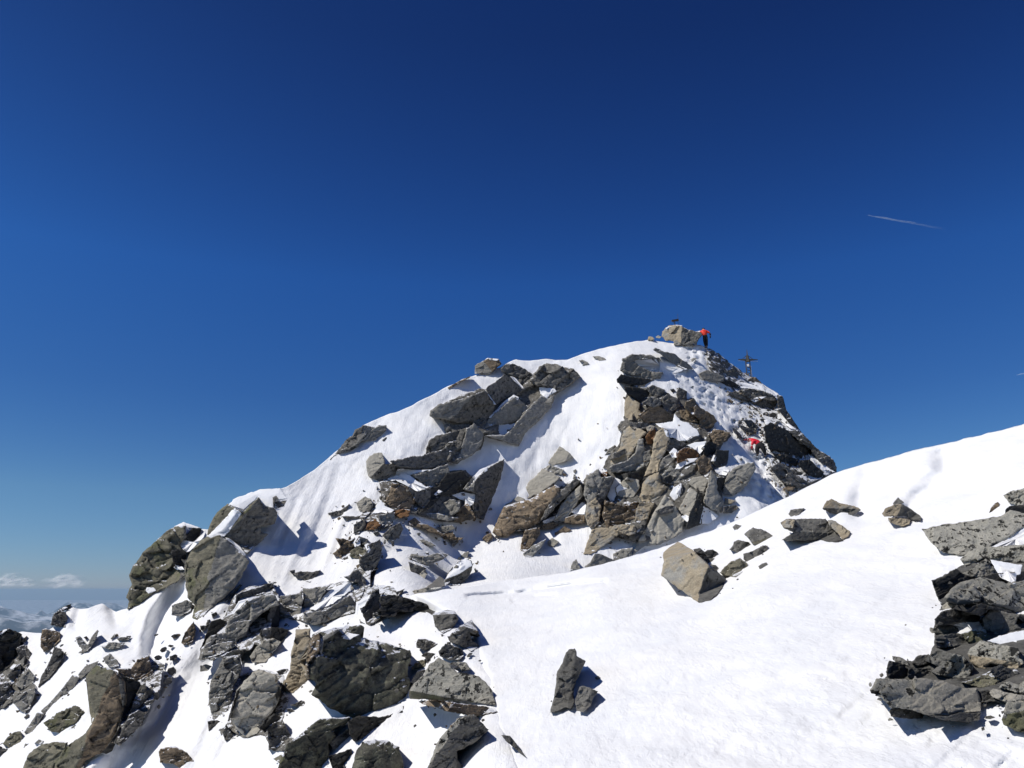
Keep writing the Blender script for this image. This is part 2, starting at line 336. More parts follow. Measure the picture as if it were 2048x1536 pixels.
def inside(poly, px, py):
    r = np.zeros(px.shape, bool); n = len(poly)
    for i in range(n):
        x1, y1 = poly[i]; x2, y2 = poly[(i + 1) % n]
        if y1 == y2: continue
        c = ((y1 > py) != (y2 > py)) & (px < (x2 - x1) * (py - y1) / (y2 - y1) + x1); r ^= c
    return r

def edge_dist(poly, px, py):
    b = np.full(px.shape, 1e9); n = len(poly)
    for i in range(n):
        a = poly[i]; ab = poly[(i + 1) % n] - a; l2 = ab @ ab
        if l2 < 1e-9: continue
        t = np.clip(((px - a[0]) * ab[0] + (py - a[1]) * ab[1]) / l2, 0, 1); b = np.minimum(b, np.hypot(px - a[0] - t * ab[0], py - a[1] - t * ab[1]))
    return b

def area(poly):
    x, y = poly[:, 0], poly[:, 1]; return 0.5 * abs(np.dot(x, np.roll(y, -1)) - np.dot(y, np.roll(x, -1)))

def roughen(poly, step, amp, seed):
    out = []; n = len(poly); acc = 0.0
    for i in range(n):
        a, b = poly[i], poly[(i + 1) % n]; L = np.hypot(*(b - a)); k = max(1, int(round(L / step)))
        t = np.arange(k) / k; P = a + (b - a) * t[:, None]; nrm = np.array([(b - a)[1], -(b - a)[0]]) / (L + 1e-9)
        s = (acc + t * L); nz = fbm(p3(s / (step * 5.0), np.full(k, seed * 3.7)), 3, seed, 0.6)
        P = P + nrm * (amp * nz)[:, None]; out.append(P); acc += L
    return np.concatenate(out)

ZOOM = {'A1': (600, 680, 4), 'A2': (900, 680, 4), 'A3': (900, 850, 4), 'A4': (1200, 680, 4), 'B5': (1536, 820, 4), 'B6': (1536, 1152, 4), 'B7': (1024, 1152, 4), 'A8': (200, 950, 4), 'A9': (600, 950, 4), 'A10': (0, 1152, 4), 'A11': (400, 1152, 4), 'A12': (600, 1152, 4), 'B1': (1300, 1000, 8), 'A0': (1300, 620, 8), 'P': (0, 0, 1)}
def pts_of(z, s):
    ox, oy, k = ZOOM[z]; return np.array([[float(q) for q in t.split(',')] for t in s.split()]) / k + np.array([ox, oy])

SUN2 = np.array([-0.62, 0.78])               # the sun's direction across the picture, used to choose how a face leans
_seed = [0]

def stone(z, poly, mat, lean, label=None, name='rock', cat=None, surf=None, T=0.16, lift=0.0, ridge=(), cells=0.10, csize=0.35, bed=0.5, rough=0.022, mat2=None, group=None, bevel=0.05, parent=None, snow=False, thick=None, step=None, far=0.0, follow=None, gy=None, perc=None):
    """one stone: its outline as seen, a leaning faceted front at its own distance, sides and a back"""
    _seed[0] += 1; seed = _seed[0]; rng = np.random.RandomState(seed)
    surf = surf or ('B' if z[0] == 'B' else 'A')
    P0 = pts_of(z, poly) if isinstance(poly, str) else np.asarray(poly, float)
    a = area(P0); spx = math.sqrt(a); s = step or float(np.clip(spx / 52, 1.1, 2.6))
    P = roughen(P0, s, rough * spx * (0.6 if spx > 60 else 1), seed)
    cx, cy = P.mean(0); base, comp = BASE[surf], COMP[surf]
    xs = np.arange(P[:, 0].min(), P[:, 0].max(), s); ys = np.arange(P[:, 1].min(), P[:, 1].max(), s)
    IX, IY = np.meshgrid(xs, ys); IX = IX.ravel() + rng.uniform(-.3, .3, IX.size) * s; IY = IY.ravel() + rng.uniform(-.3, .3, IY.size) * s
    ok = inside(P, IX, IY); IX, IY = IX[ok], IY[ok]; e = edge_dist(P, IX, IY); k = e > 0.55 * s; IX, IY = IX[k], IY[k]
    D0 = float(sample(base, cx, cy)) + far; m = D0 / F; S = spx * m
    bound_d = sample(base, P[:, 0], P[:, 1]) + far
    ref = np.concatenate([sample(comp, IX, IY), sample(comp, P[:, 0], P[:, 1])]) + far
    # leaning face
    tgy = float(sample(base, cx, cy - 5) - sample(base, cx, cy + 5)) / (10 * m)
    if lean > -0.2: lean = lean + (0.0 if mat in ('k', 'x') else 0.08 if mat == 'd' else 0.16) + (0.16 if surf == 'B' else 0)
    if follow is None: follow = name == 'rock_outcrop' and T <= 0.05
    gyy = float(np.clip(0.5 * tgy, 0.15, 0.6 if surf == 'A' else 0.9)) if name != 'boulder' else float(np.clip(0.4 * tgy, 0.15, 0.38))
    if gy is not None: gyy = gy
    g = np.array([np.clip((0.78 * gyy + 0.05 - lean * 1.2) / 0.62, -0.6, 1.0), gyy])
    if snow: g = g * 0
    ncell = max(3, int(round(1.0 / csize ** 2 * 1.3))); ext = max(np.ptp(P[:, 0]), np.ptp(P[:, 1]))
    ca, sa = math.cos(bed), math.sin(bed)
    C = rng.uniform(-0.6, 0.6, (ncell * 2, 2)) * np.array([np.ptp(P[:, 0]), np.ptp(P[:, 1])]) + np.array([P[:, 0].min() + P[:, 0].max(), P[:, 1].min() + P[:, 1].max()]) / 2
    coff = rng.uniform(-1, 1, len(C)); ctilt = rng.normal(0, 1, (len(C), 2))
    def rel(px, py):
        qx, qy = (px - cx) * m, (cy - py) * m
        r = g[0] * qx + g[1] * qy if not follow else sample(base, px, py) - D0
        for (x1, y1, x2, y2, sl_, sr_) in ridge:
            L = math.hypot(x2 - x1, y2 - y1); t = ((x2 - x1) * (py - y1) - (y2 - y1) * (px - x1)) / L * m
            r = r + sr_ * np.maximum(t, 0) + sl_ * np.maximum(-t, 0)
        if cells > 0 and not snow:
            wx = px + spx * 0.03 * fbm(p3(px / spx * 3, py / spx * 3), 2, seed + 3); wy = py + spx * 0.03 * fbm(p3(px / spx * 3, py / spx * 3), 2, seed + 4)
            dx = wx[:, None] - C[None, :, 0]; dy = wy[:, None] - C[None, :, 1]
            u = dx * ca - dy * sa; w = (dx * sa + dy * ca) * 1.9; dd = u * u + w * w
            o = np.argsort(dd, 1)[:, :2]; i0 = o[:, 0]; ar = np.arange(len(px))
            d1 = np.sqrt(dd[ar, i0]); d2 = np.sqrt(dd[ar, o[:, 1]])
            fac = coff[i0] * 0.5 + (ctilt[i0, 0] * (px - C[i0, 0]) + ctilt[i0, 1] * (py - C[i0, 1])) / spx * 1.6
            r = r + cells * S * np.clip(fac, -1.4, 1.4) + cells * S * 0.28 * np.exp(-((d2 - d1) / (0.014 * spx)) ** 2)
            wb = (px - cx) * sa + (py - cy) * ca; ph = wb / spx * (5.5 + 3 * coff[0]) + 0.9 * fbm(p3(px / spx * 1.6, py / spx * 1.6), 3, seed + 12) + coff[i0] * 0.6
            r = r + cells * 0.55 * S * (ph - np.floor(ph)) * (0.5 + 0.5 * coff[i0])
            r = r + (0.007 + 0.06 * cells) * S * fbm(p3(qx / S * 6, qy / S * 10), 5, seed + 8, 0.66)
        ed = edge_dist(P, px, py) * m; wv = bevel * S
        r = r + wv * 0.9 * (1 - np.clip(ed / wv, 0, 1)) ** 2
        return r
    VX = np.concatenate([P[:, 0], IX]); VY = np.concatenate([P[:, 1], IY]); r = rel(VX, VY)
    refv = np.concatenate([ref[len(IX):], ref[:len(IX)]])
    nb = len(P)
    if snow:
        ed = edge_dist(P, VX, VY) * m; prof = 1 - np.exp(-ed / (0.22 * S + 0.05)); c0 = sample(blur(comp), VX, VY)
        pl = np.clip(0.55 * tgy, 0.3, 0.9) * (cy - VY) * m - 0.12 * (VX - cx) * m; pl = pl - np.percentile(pl - refv, 70)
        d = np.minimum(np.minimum(c0 - T * S * prof, refv - 0.012 * S - 0.05 * S * prof), pl - 0.5 * T * S * prof)
        off = 0
    else:
        off = np.percentile(r - refv, perc or (80 if tgy < 1.3 else 92 if surf == 'A' else 85)) + T * S * 0.4 + lift * S
        d = r - off
        d = np.minimum(np.maximum(d, refv - (1.2 if tgy < 1.3 else 5.0) * S - 0.25), refv - 0.03 * S - 0.02)                     # never further out than a stone of that size
    polyv = delaunay_2d_cdt([Vector((x, y)) for x, y in zip(VX, VY)], [(i, (i + 1) % nb) for i in range(nb)], [], 1, 1e-5)
    ov, of = polyv[0], polyv[2]; src = polyv[3]
    OX = np.array([v.x for v in ov]); OY = np.array([v.y for v in ov])
    dv = np.array([d[q[0]] if len(q) else np.nan for q in src]); bad = np.isnan(dv)
    if bad.any():
        for i in np.where(bad)[0]:
            j = np.argmin((VX - OX[i]) ** 2 + (VY - OY[i]) ** 2); dv[i] = d[j]
    front = at(OX, OY, dv)
    faces = [list(f) if ((OX[f[1]] - OX[f[0]]) * (OY[f[2]] - OY[f[0]]) - (OY[f[1]] - OY[f[0]]) * (OX[f[2]] - OX[f[0]])) < 0 else list(f)[::-1] for f in of]
    # sides and back from the true boundary of the triangulation
    cnt = {}
    for f in faces:
        for i in range(len(f)):
            cnt[(f[i], f[(i + 1) % len(f)])] = 1
    bnd = [(i, j) for (i, j) in cnt if (j, i) not in cnt]
    ring = sorted({i for e_ in bnd for i in e_}); idx = {v: n for n, v in enumerate(ring)}
    th = thick if thick else 0.4 * S
    rd = np.maximum(dv[ring] + th, np.minimum(sample(base, OX[ring], OY[ring]) + far + 0.12 * S, dv[ring] + 2.2 * S))
    if snow: rd = dv[ring] + 0.10 * S + 0.04
    sh = 0.94
    bx = cx + (OX[ring] - cx) * sh; by = cy + (OY[ring] - cy) * sh
    back = at(bx, by, rd); nv = len(front); cen = at(cx, cy, float(rd.mean()))
    verts = np.concatenate([front, back, cen[None]])
    mi = [0] * len(faces)
    if mat2 is not None and ridge:  # second material right of the ridge; where darker, it paints that side's shade
        x1, y1, x2, y2 = ridge[0][:4]
        for n_, f in enumerate(faces):
            fx, fy = OX[f].mean(), OY[f].mean()
            fx2 = fx + 0.04 * spx * float(vnoise(np.array([[fx / spx * 9, fy / spx * 9, seed]]), 3)[0])
            if (x2 - x1) * (fy - y1) - (y2 - y1) * (fx2 - x1) > 0: mi[n_] = 1
    nf = len(faces)
    for i, j in bnd:
        faces.append([j, i, nv + idx[i], nv + idx[j]]); faces.append([nv + idx[j], nv + idx[i], nv + len(ring)])
    mi += [0] * (len(faces) - nf)
    MT = {**MATS, **BARE} if surf == 'B' else MATS
    ms = [SNOW if snow else MT[mat]] + ([MT[mat2]] if mat2 else [])
    ob = link_mesh(name, verts, faces, ms, parent=parent, mat_idx=mi)
    # record
    jx0 = max(0, int((P[:, 0].min() - GX0) / GS)); jx1 = min(GNX, int((P[:, 0].max() - GX0) / GS) + 2); jy0 = max(0, int((P[:, 1].min() - GY0) / GS)); jy1 = min(GNY, int((P[:, 1].max() - GY0) / GS) + 2)
    if jx1 > jx0 and jy1 > jy0:
        sx, sy = GX[jy0:jy1, jx0:jx1].ravel(), GY[jy0:jy1, jx0:jx1].ravel(); ins = inside(P, sx, sy)
        if ins.any():
            q = np.argmin((sx[ins][:, None] - VX[None]) ** 2 + (sy[ins][:, None] - VY[None]) ** 2, 1) if ins.sum() * len(VX) < 4e7 else None
            dn = d[q] if q is not None else (rel(sx[ins], sy[ins]) - off)
            flat = comp[jy0:jy1, jx0:jx1].ravel(); flat[ins] = np.minimum(flat[ins], dn - far); comp[jy0:jy1, jx0:jx1] = flat.reshape(jy1 - jy0, jx1 - jx0)
    if parent is None:
        if snow: tag(ob, kind='structure')
        else: tag(ob, label, cat or ('boulder' if 'boulder' in name else 'outcrop' if 'outcrop' in name else 'rock'), group)
    elif label: ob['label'] = label
    return ob

def blur(a):
    for _ in range(3):
        p = np.pad(a, 2, 'edge'); a = (p[:-4, 2:-2] + p[1:-3, 2:-2] + p[2:-2, 2:-2] + p[3:-1, 2:-2] + p[4:, 2:-2]) / 5
        p = np.pad(a, 2, 'edge'); a = (p[2:-2, :-4] + p[2:-2, 1:-3] + p[2:-2, 2:-2] + p[2:-2, 3:-1] + p[2:-2, 4:]) / 5
    return a

def snow_bit(z, poly, surf=None, T=0.14, parent=None, name=None, on=None):
    if on: parent = next(o for o in COL.objects if on in o.get('label', ''))
    return stone(z, poly, None, 0, name=name or ('snow_cap' if parent else 'snow_patch'), surf=surf, T=T, snow=True, parent=parent, rough=0.02)

def blobs(z, items, mat, lean, label, group, surf=None):
    """small stones of a few pixels, each an object of its own"""
    ox, oy, k = ZOOM[z]
    for (x, y, w, h) in items:
        rng = np.random.RandomState(int(x * 7 + y * 13)); n = 7; a0 = rng.uniform(0, 6.28); tl = rng.uniform(-0.6, 0.2)
        P = []
        for i in range(n):
            a = a0 + i * 2 * math.pi / n + rng.uniform(-.25, .25); r = rng.uniform(0.75, 1.15); X, Y = r * w * math.cos(a), r * h * math.sin(a)
            P.append(((x + X * math.cos(tl) - Y * math.sin(tl)) / k + ox, (y + X * math.sin(tl) + Y * math.cos(tl)) / k + oy))
        stone(z, np.array(P), mat, lean, label, surf=surf, group=group, T=0.3, cells=0.08)
# ================================================================== snow ground
R = stone
# ================================================================== crest and left ridge (outlines read from the photograph)
R('A0', '180,430 200,350 240,290 320,250 420,240 510,250 540,280 610,320 680,325 740,350 830,360 845,400 800,450 770,500 745,550 600,560 550,550 390,560 370,490 260,500', 't', 0.45, 'large summit boulder, tan at its left and grey at its right, beside the standing climber', 'boulder', ridge=[(500, 560, 500, 250, 0.25, 0.5)][:0] or [(1362, 690, 1364, 650, 0.1, 0.55)], mat2='d', T=0.25, cells=0.07, lift=0.1)
snow_bit('A0', '250,290 320,248 420,237 520,247 505,261 400,258 315,272 262,312', on='large summit boulder')
snow_bit('A0', '545,280 610,315 690,325 640,335 600,325 575,310', on='large summit boulder')
snow_bit('A0', '725,345 800,330 835,356 760,358', on='large summit boulder')
R('A0', '-20,420 40,430 75,465 20,490 -40,480', 't', 0.6, 'small tan stone left of the summit boulder at the skyline')
R('A0', '90,430 130,405 185,430 160,455 100,448', 'l', 0.6, 'small pale stone touching the left foot of the summit boulder')
R('A0', '380,500 420,480 470,520 500,555 440,565 385,560', 'g', 0.5, 'grey stone under the front of the summit boulder')
R('A0', '910,640 950,612 1010,640 1042,667 980,682 920,662', 'd', 0.0, 'dark stone just below the standing climber\'s feet')
R('A0', '1060,690 1100,685 1155,745 1110,750', 'd', 0.1, 'narrow dark stone on the skyline below the standing climber')
R('A0', '1000,780 1050,730 1120,770 1130,800 1060,805', 'b', 0.0, 'brown stone on the ridge halfway between standing climber and cross')
R('A0', '1160,800 1200,778 1252,810 1240,852 1190,865', 'd', 0.0, 'dark skyline stone midway between standing climber and cross')
R('A0', '1250,960 1310,910 1355,950 1340,1000 1280,1010', 'd', 0.1, 'dark stone left of the foot of the cross')
R('A0', '1560,1110 1640,1070 1700,1078 1780,1160 1760,1192 1700,1170', 'b', -0.1, 'dark brown rock on which the summit cross stands')
R('A0', '660,800 690,765 765,768 720,790 680,830 662,830', 'g', 0.5, 'small grey stone in the snow below the standing climber')
R('A1', '1400,205 1410,195 1470,165 1500,145 1590,155 1612,190 1560,240 1520,272 1480,272 1400,272', 'g', 0.25, 'cracked grey crest rock standing alone against the sky', ridge=[(988, 748, 966, 720, 0.2, 0.25)], mat2='b', T=0.3)
snow_bit('A1', '1470,165 1500,143 1592,153 1580,166 1510,160', on='cracked grey crest rock')
R('A1', '1180,380 1260,335 1370,285 1360,300 1260,350 1190,395', 'b', 0.2, 'thin brown rock edge showing above the snow crest on the left ridge')
R('A1', '240,960 330,850 370,795 420,760 440,720 500,682 560,690 600,695 640,680 690,680 692,720 640,770 600,800 490,810 470,850 420,880 360,895 310,908', 'd', 0.1, 'dark hollowed rock jutting from the skyline of the left ridge', 'outcrop', T=0.25, cells=0.16, mat2='g', ridge=[(705, 905, 730, 850, 0.4, -0.1)])
R('A1', '655,800 690,775 695,790 670,810', 'd', 0.1, 'tiny dark stone right of the hollowed skyline rock')
# upper rock band
R('A2', '-150,560 -80,515 180,410 290,390 440,275 410,225 460,190 560,210 660,280 690,250 710,215 770,185 900,210 985,225 1040,290 980,350 840,440 800,540 620,720 550,845 490,830 280,770 240,870 60,990 -30,960 -40,700', 'd', -0.25, 'dark bedrock of the upper rock band beside the open snow couloir', 'rock_outcrop', T=0.05, cells=0.10, csize=0.16, bed=0.6)
R('P', '760,965 800,952 860,945 930,940 962,965 958,1020 940,1040 900,1046 850,1036 800,1022 765,1012', 'd', 0.0, 'dark broken bedrock below the overhanging dark edge', 'rock_outcrop', T=0.03, cells=0.08, csize=0.16)
R('A1', '1045,560 1110,512 1220,488 1390,438 1478,400 1560,515 1540,600 1450,685 1380,662 1260,667 1190,642 1130,632 1080,632 1035,610', 'g', 0.12, 'large wedge-shaped grey block at the left end of the upper rock band', 'boulder', ridge=[(902, 840, 945, 791, -0.25, 0.75)], mat2='d', T=0.25, cells=0.05)
R('A1', '1488,385 1640,273 1690,310 1750,360 1800,400 1770,450 1700,440 1560,520 1500,430', 'd', -0.25, 'dark squared block on the crest side of the upper rock band', 'boulder', T=0.25, cells=0.05, ridge=[(975, 776, 1012, 748, -0.5, 0.2)])
R('A1', '1510,630 1720,448 1762,480 1832,540 1760,640 1640,672 1560,682 1480,702', 'g', 0.1, 'tilted grey slab under a snow ledge in the middle of the upper rock band', 'rock_slab', T=0.25, cells=0.05, ridge=[(1000, 848, 1045, 810, -0.5, 0.35)])
R('A1', '1480,765 1640,760 1680,720 1780,600 1850,520 1930,445 1990,470 2040,430 2010,540 1920,640 1800,745 1752,850 1690,832 1600,800', 'g', -0.12, 'long smooth grey slab along the lower edge of the upper rock band', 'rock_slab', T=0.2, cells=0.04, bed=0.8)
R('A1', '1608,225 1640,192 1700,188 1800,230 1862,280 1820,302 1750,302 1680,282 1610,252', 'd', 0.1, 'dark rounded rock under the snow crest of the upper rock band', T=0.3)
R('A2', '690,250 710,215 770,183 830,188 900,210 940,260 960,240 985,222 1042,290 980,350 900,402 840,422 760,372 700,372 640,330 680,290', 'd', 0.12, 'massive dark crest rock at the top right end of the upper rock band', 'boulder', T=0.3, cells=0.14, csize=0.3)
R('A1', '1250,990 1285,880 1330,715 1392,663 1472,760 1452,840 1380,922', 'g', -0.05, 'smooth grey wall below the wedge-shaped block', 'rock_slab', T=0.3, cells=0.04)
R('A1', '1012,862 1030,800 1080,770 1200,738 1345,698 1300,800 1290,835 1220,822 1130,882 1060,922 1008,917', 'd', 0.1, 'dark ledge rock under the tongue of snow below the wedge-shaped block', T=0.2, cells=0.14)
R('A1', '715,972 860,938 1010,913 1130,878 1230,828 1205,960 1170,1002 1070,1027 950,1032 830,1022 750,1002', 'd', -0.1, 'long dark overhanging edge below the left snow tongue', 'rock_ledge', T=0.25, cells=0.08, bed=0.2)
R('A1', '528,970 560,928 610,903 652,903 672,940 682,990 755,985 757,1050 690,1122 640,1132 560,1102 538,1070', 'l', 0.35, 'rounded light grey boulder at the left end of the overhanging dark edge', 'boulder', ridge=[(736, 960, 770, 925, 0.1, 0.9)], mat2='d', T=0.4, cells=0.05)
R('A1', '890,1075 1060,1035 1180,990 1200,1080 1140,1170 1050,1182 960,1130', 'g', -0.05, 'grey fractured rock right of the small hanging snow tongue', T=0.15, bed=0.2)
R('A1', '1170,1070 1310,1038 1340,1100 1385,1080 1320,1190 1250,1235 1130,1250 1060,1325 950,1395 930,1250 1010,1180 1100,1170', 'k', -0.5, 'recess with its shade painted black, in the cliff left of the tall dark fin', 'rock', T=0.02, cells=0.06)  # near-black sheet standing in for the shade of the recess
R('A1', '1375,1160 1440,1080 1500,1020 1635,953 1612,1080 1562,1240 1500,1352 1472,1442 1400,1422 1378,1330 1410,1230 1310,1200', 'd', -0.3, 'tall dark pointed fin of rock at the left edge of the couloir', 'rock_fin', ridge=[(955, 1010, 1000, 925, -0.1, 0.35)], T=0.5, cells=0.05)
R('A1', '1300,1195 1390,1085 1400,1150 1385,1215', 'g', 0.3, 'grey rock wedged against the left side of the tall fin')
R('A1', '672,1292 720,1220 733,1138 780,1148 850,1170 922,1220 932,1290 880,1342 800,1347 720,1332', 'b', 0.15, 'brownish rock below the rounded light boulder', T=0.3, ridge=[(790, 1010, 790, 970, 0.1, 0.5)])
R('A1', '860,1180 930,1215 1020,1180 1050,1190 1040,1290 980,1350 930,1300', 'd', -0.2, 'dark cliff foot under the small hanging snow tongue')
R('A1', '1098,1392 1140,1310 1200,1273 1282,1288 1282,1362 1230,1402 1180,1412', 'g', 0.4, 'grey block at the foot of the black recess', T=0.35)
R('A1', '1000,1390 1100,1385 1200,1415 1280,1425 1190,1450 1060,1430', 'g', 0.3, 'flat grey stone below the block at the foot of the black recess')
R('A1', '1248,1402 1290,1330 1340,1308 1372,1350 1405,1422 1340,1442 1270,1462 1228,1452', 'b', 0.35, 'brown layered rock at the foot of the tall fin', T=0.3)
snow_bit('A1', '1385,1140 1390,1090 1440,1035 1500,1012 1500,1045 1440,1085 1410,1130 1380,1150', on='tall dark pointed fin')
snow_bit('A1', '1215,1240 1290,1215 1400,1232 1405,1260 1390,1310 1360,1335 1320,1320 1340,1290 1280,1275')
snow_bit('A1', '1070,1235 1110,1198 1140,1212 1090,1245')
snow_bit('A2', '480,290 520,300 580,370 603,400 560,380 520,335'); snow_bit('A2', '712,375 840,390 852,410 800,440 772,470 722,432'); snow_bit('A2', '308,622 420,502 510,438 552,460 545,482 505,456 425,525 335,622'); snow_bit('A1', '1478,395 1505,430 1570,515 1550,515 1500,440')
snow_bit('A1', '700,1110 760,1080 780,1030 830,1030 950,1040 1050,1035 900,1078 860,1090 740,1130', T=0.2); snow_bit('A1', '760,1120 810,1062 870,1075 940,1130 1028,1182 940,1212 850,1165', T=0.2)
R('A1', '448,1302 520,1253 572,1275 582,1320 552,1392 470,1362', 'l', 0.35, 'pale brownish stone at the left edge of the crag below the rounded boulder')
R('A1', '222,1382 330,1360 395,1308 372,1370 330,1402 230,1402', 'd', 0.2, 'thin dark blade of stone in the snow at the far left of the crag', T=0.2)
R('A1', '330,1410 450,1408 525,1402 480,1427 390,1437', 'd', 0.2, 'flat dark sliver right of the thin dark blade')
# crag below the band
R('A9', '480,330 560,230 680,200 700,260 760,300 740,400 640,430 560,440 500,430', 'd', -0.1, 'dark broken bedrock around the rusty stones', 'rock_outcrop', T=0.03, cells=0.16, csize=0.25)
R('A1', '742,1372 830,1348 882,1360 872,1412 800,1427 748,1402', 'r', 0.4, 'rust-red stone, the right one of the rusty pair', T=0.3)
R('A1', '540,1470 600,1428 652,1480 600,1522 525,1517', 'r', 0.3, 'rust-red stone, the left one of the rusty pair', T=0.3)
R('A1', '620,1400 680,1390 745,1372 762,1432 700,1492 640,1472', 'g', 0.0, 'grey rock between the rusty pair')
snow_bit('A1', '580,1390 610,1320 650,1280 680,1330 760,1360 720,1385 650,1380')
R('A9', '658,482 720,420 800,378 828,430 790,502 740,522 680,512', 'd', 0.1, 'dark lens-shaped rock in the shaded snow below the rusty stones', T=0.4, ridge=[(775, 1080, 790, 1050, 0.1, 0.5)])
R('A9', '725,530 750,520 755,570 738,572', 'd', 0, 'small dark stone under the lens-shaped rock')
R('A9', '866,372 920,338 932,380 1020,398 1100,440 1162,482 1140,492 1050,462 960,422 880,402', 'b', 0.2, 'dark rusty rib of rock under a snow shelf', bed=0.1, T=0.3)
R('A9', '1090,420 1220,398 1245,430 1170,457 1110,452', 'g', 0.4, 'light grey stone lying on the snow shelf')
R('A9', '953,522 990,513 1050,540 1093,572 1040,567', 'g', 0.35, 'flat grey stone alone in the snow below the rusty rib')
R('A9', '1138,470 1220,448 1250,500 1312,500 1290,522 1220,522 1150,512', 'b', 0.3, 'brown rubble at the right end of the rusty rib')
R('A9', '1220,545 1260,515 1270,535 1225,580', 'd', 0, 'small dark stone below the brown rubble')
R('A9', '1458,512 1475,488 1530,458 1542,500 1500,542', 'b', 0.3, 'small brown stone at the bottom left tip of the large brown slab')
R('A9', '478,560 640,518 655,600 562,800 560,900 640,880 765,900 790,1100 660,1140 560,1205 480,1182 440,1000 405,870 470,720', 'd', -0.35, 'dark shattered bedrock running down the middle of the slope', 'rock_outcrop', T=0.04, cells=0.16, csize=0.2, bed=1.0)
R('A9', '285,502 350,508 400,520 440,498 445,560 400,640 340,672 258,632 320,580', 'b', 0.05, 'dark brown cluster rock at the edge of the fluted snow', cells=0.2)
R('A9', '540,560 640,515 658,570 642,680 590,762 540,812 508,760 470,720 480,660 530,622', 'd', -0.15, 'long dark rock with a smooth right flank in the middle of the slope', 'boulder', T=0.35, ridge=[(740, 1140, 745, 1090, 0.1, 0.4)])
R('A9', '408,602 470,568 532,600 510,652 450,672 398,652', 'n', 0.3, 'green-tinged stone beside the long dark rock')
R('A9', '440,540 470,488 542,510 562,570 520,562', 'd', 0.1, 'dark stone above the green-tinged stone')
R('A9', '580,460 620,448 640,468 610,490', 'd', 0, 'small dark stone above the long dark rock')
R('A9', '430,400 470,370 520,350 530,400 470,470 430,470', 'd', 0.1, 'dark stone left of the left rusty stone')
R('A9', '348,812 400,800 440,738 482,770 522,830 542,902 510,922 460,862 400,852', 'd', 0.05, 'dark grey rock below the long dark rock', bed=1.0)
snow_bit('A9', '425,545 445,510 480,500 485,560 440,580'); snow_bit('A9', '515,560 545,545 565,600 545,625')
R('A9', '862,662 890,628 1000,650 1100,623 1195,633 1150,672 1080,702 1010,722 950,702 900,682', 'g', 0.2, 'curved grey rock with a pointed right end', bed=0.1, T=0.3)
R('A9', '866,690 930,720 1012,745 960,792 920,807 880,762', 'd', 0.1, 'dark rock tucked under the left end of the curved rock', T=0.3)
R('A9', '955,792 1000,752 1022,790 990,842', 'l', 0.5, 'small pale stone right below the curved rock')
snow_bit('A9', '905,688 1035,735 1010,745 920,708')
R('A9', '1150,850 1200,760 1270,690 1330,668 1370,690 1385,720 1362,800 1280,882 1160,892', 'd', 0.1, 'dark boulder almost buried under a smooth snow cap above the near snow edge', 'boulder', T=0.45)
snow_bit('A9', '1160,838 1200,762 1270,690 1330,668 1368,692 1378,725 1340,750 1270,795', T=0.3, on='almost buried under a smooth snow cap')
R('A9', '898,927 1010,898 1070,850 1120,808 1152,830 1160,892 1050,902 990,952 930,972', 'l', 0.35, 'pale grey rock left of the snow-capped boulder', T=0.25)
R('A9', '1278,652 1320,618 1352,608 1342,662', 'g', 0.4, 'small grey stone on top of the snow-capped boulder')
R('A9', '1388,740 1402,738 1418,778 1402,780', 'g', 0.3, 'tiny grey stone right of the snow-capped boulder')
# grey crag left of the centre, above the huge boulder
R('A11', '632,165 800,138 815,108 940,88 1135,45 1210,40 1245,220 1242,292 1130,322 1000,372 900,392 820,362 720,342 635,332', 'd', 0.0, 'dark ledge bedrock between fluted snow and the huge lichen boulder', 'rock_outcrop', T=0.03, cells=0.12, csize=0.2)
R('A11', '638,162 800,138 815,108 822,200 812,260 800,332 720,342 640,332 630,250', 'g', 0.3, 'squared grey block at the left of the dark ledge bedrock', T=0.25, bed=0.1, cells=0.16)
R('A11', '822,100 940,88 1040,75 1000,130 930,242 890,282 830,272', 'g', 0.3, 'grey block next to the squared block, left of the snow stripe', T=0.25)
R('A11', '828,292 900,290 1010,270 1200,148 1242,220 1240,292 1130,322 1000,372 900,392 830,352', 'g', 0.1, 'grey leaning block under the diagonal snow stripe', T=0.35, ridge=[(640, 1232, 690, 1195, -0.1, 0.3)])
snow_bit('A11', '878,262 960,198 1020,128 1090,85 1212,38 1205,120 1060,222 925,278')
R('A11', '1322,232 1390,90 1420,68 1442,150 1432,300 1340,392 1308,330 1282,260', 'd', -0.3, 'dark upright rock right of the diagonal snow stripe', T=0.2)
snow_bit('A11', '1250,210 1375,145 1350,200 1300,260 1290,300 1330,395 1240,325')
R('A11', '1430,170 1500,148 1560,148 1700,188 1772,210 1892,270 1872,312 1770,272 1680,292 1580,282 1570,322 1480,332 1390,302 1450,250', 'k', -0.1, 'jagged black rib at the left tip of the near snow edge', 'rock_rib', T=0.3, cells=0.2, csize=0.2, bed=0.1)
R('A11', '1380,300 1420,290 1440,340 1400,375 1385,340', 'g', 0.2, 'small grey stone at the left foot of the jagged black rib')
R('A11', '1560,130 1640,100 1610,150 1590,165', 'd', 0, 'dark spike above the jagged black rib')
R('A12', '1060,302 1180,268 1240,280 1268,340 1220,420 1140,458 1080,402', 'd', 0.3, 'rounded dark grey boulder alone in the snow right of the black rib', 'boulder', T=0.4, cells=0.04, bevel=0.2)
R('A12', '1180,482 1270,408 1370,346 1420,430 1438,482 1350,450 1380,520 1440,562 1370,602 1290,562 1200,532', 'd', 0.3, 'dark triangular rock that throws a pointed shadow on the near snow', 'rock', T=0.55, ridge=[(915, 1290, 944, 1240, 0.0, 0.7)])
R('A12', '1108,602 1160,543 1220,550 1302,590 1312,640 1270,672 1190,672 1120,642', 'd', 0.1, 'dark ridged stone below the triangular rock', T=0.4, bed=0.1)
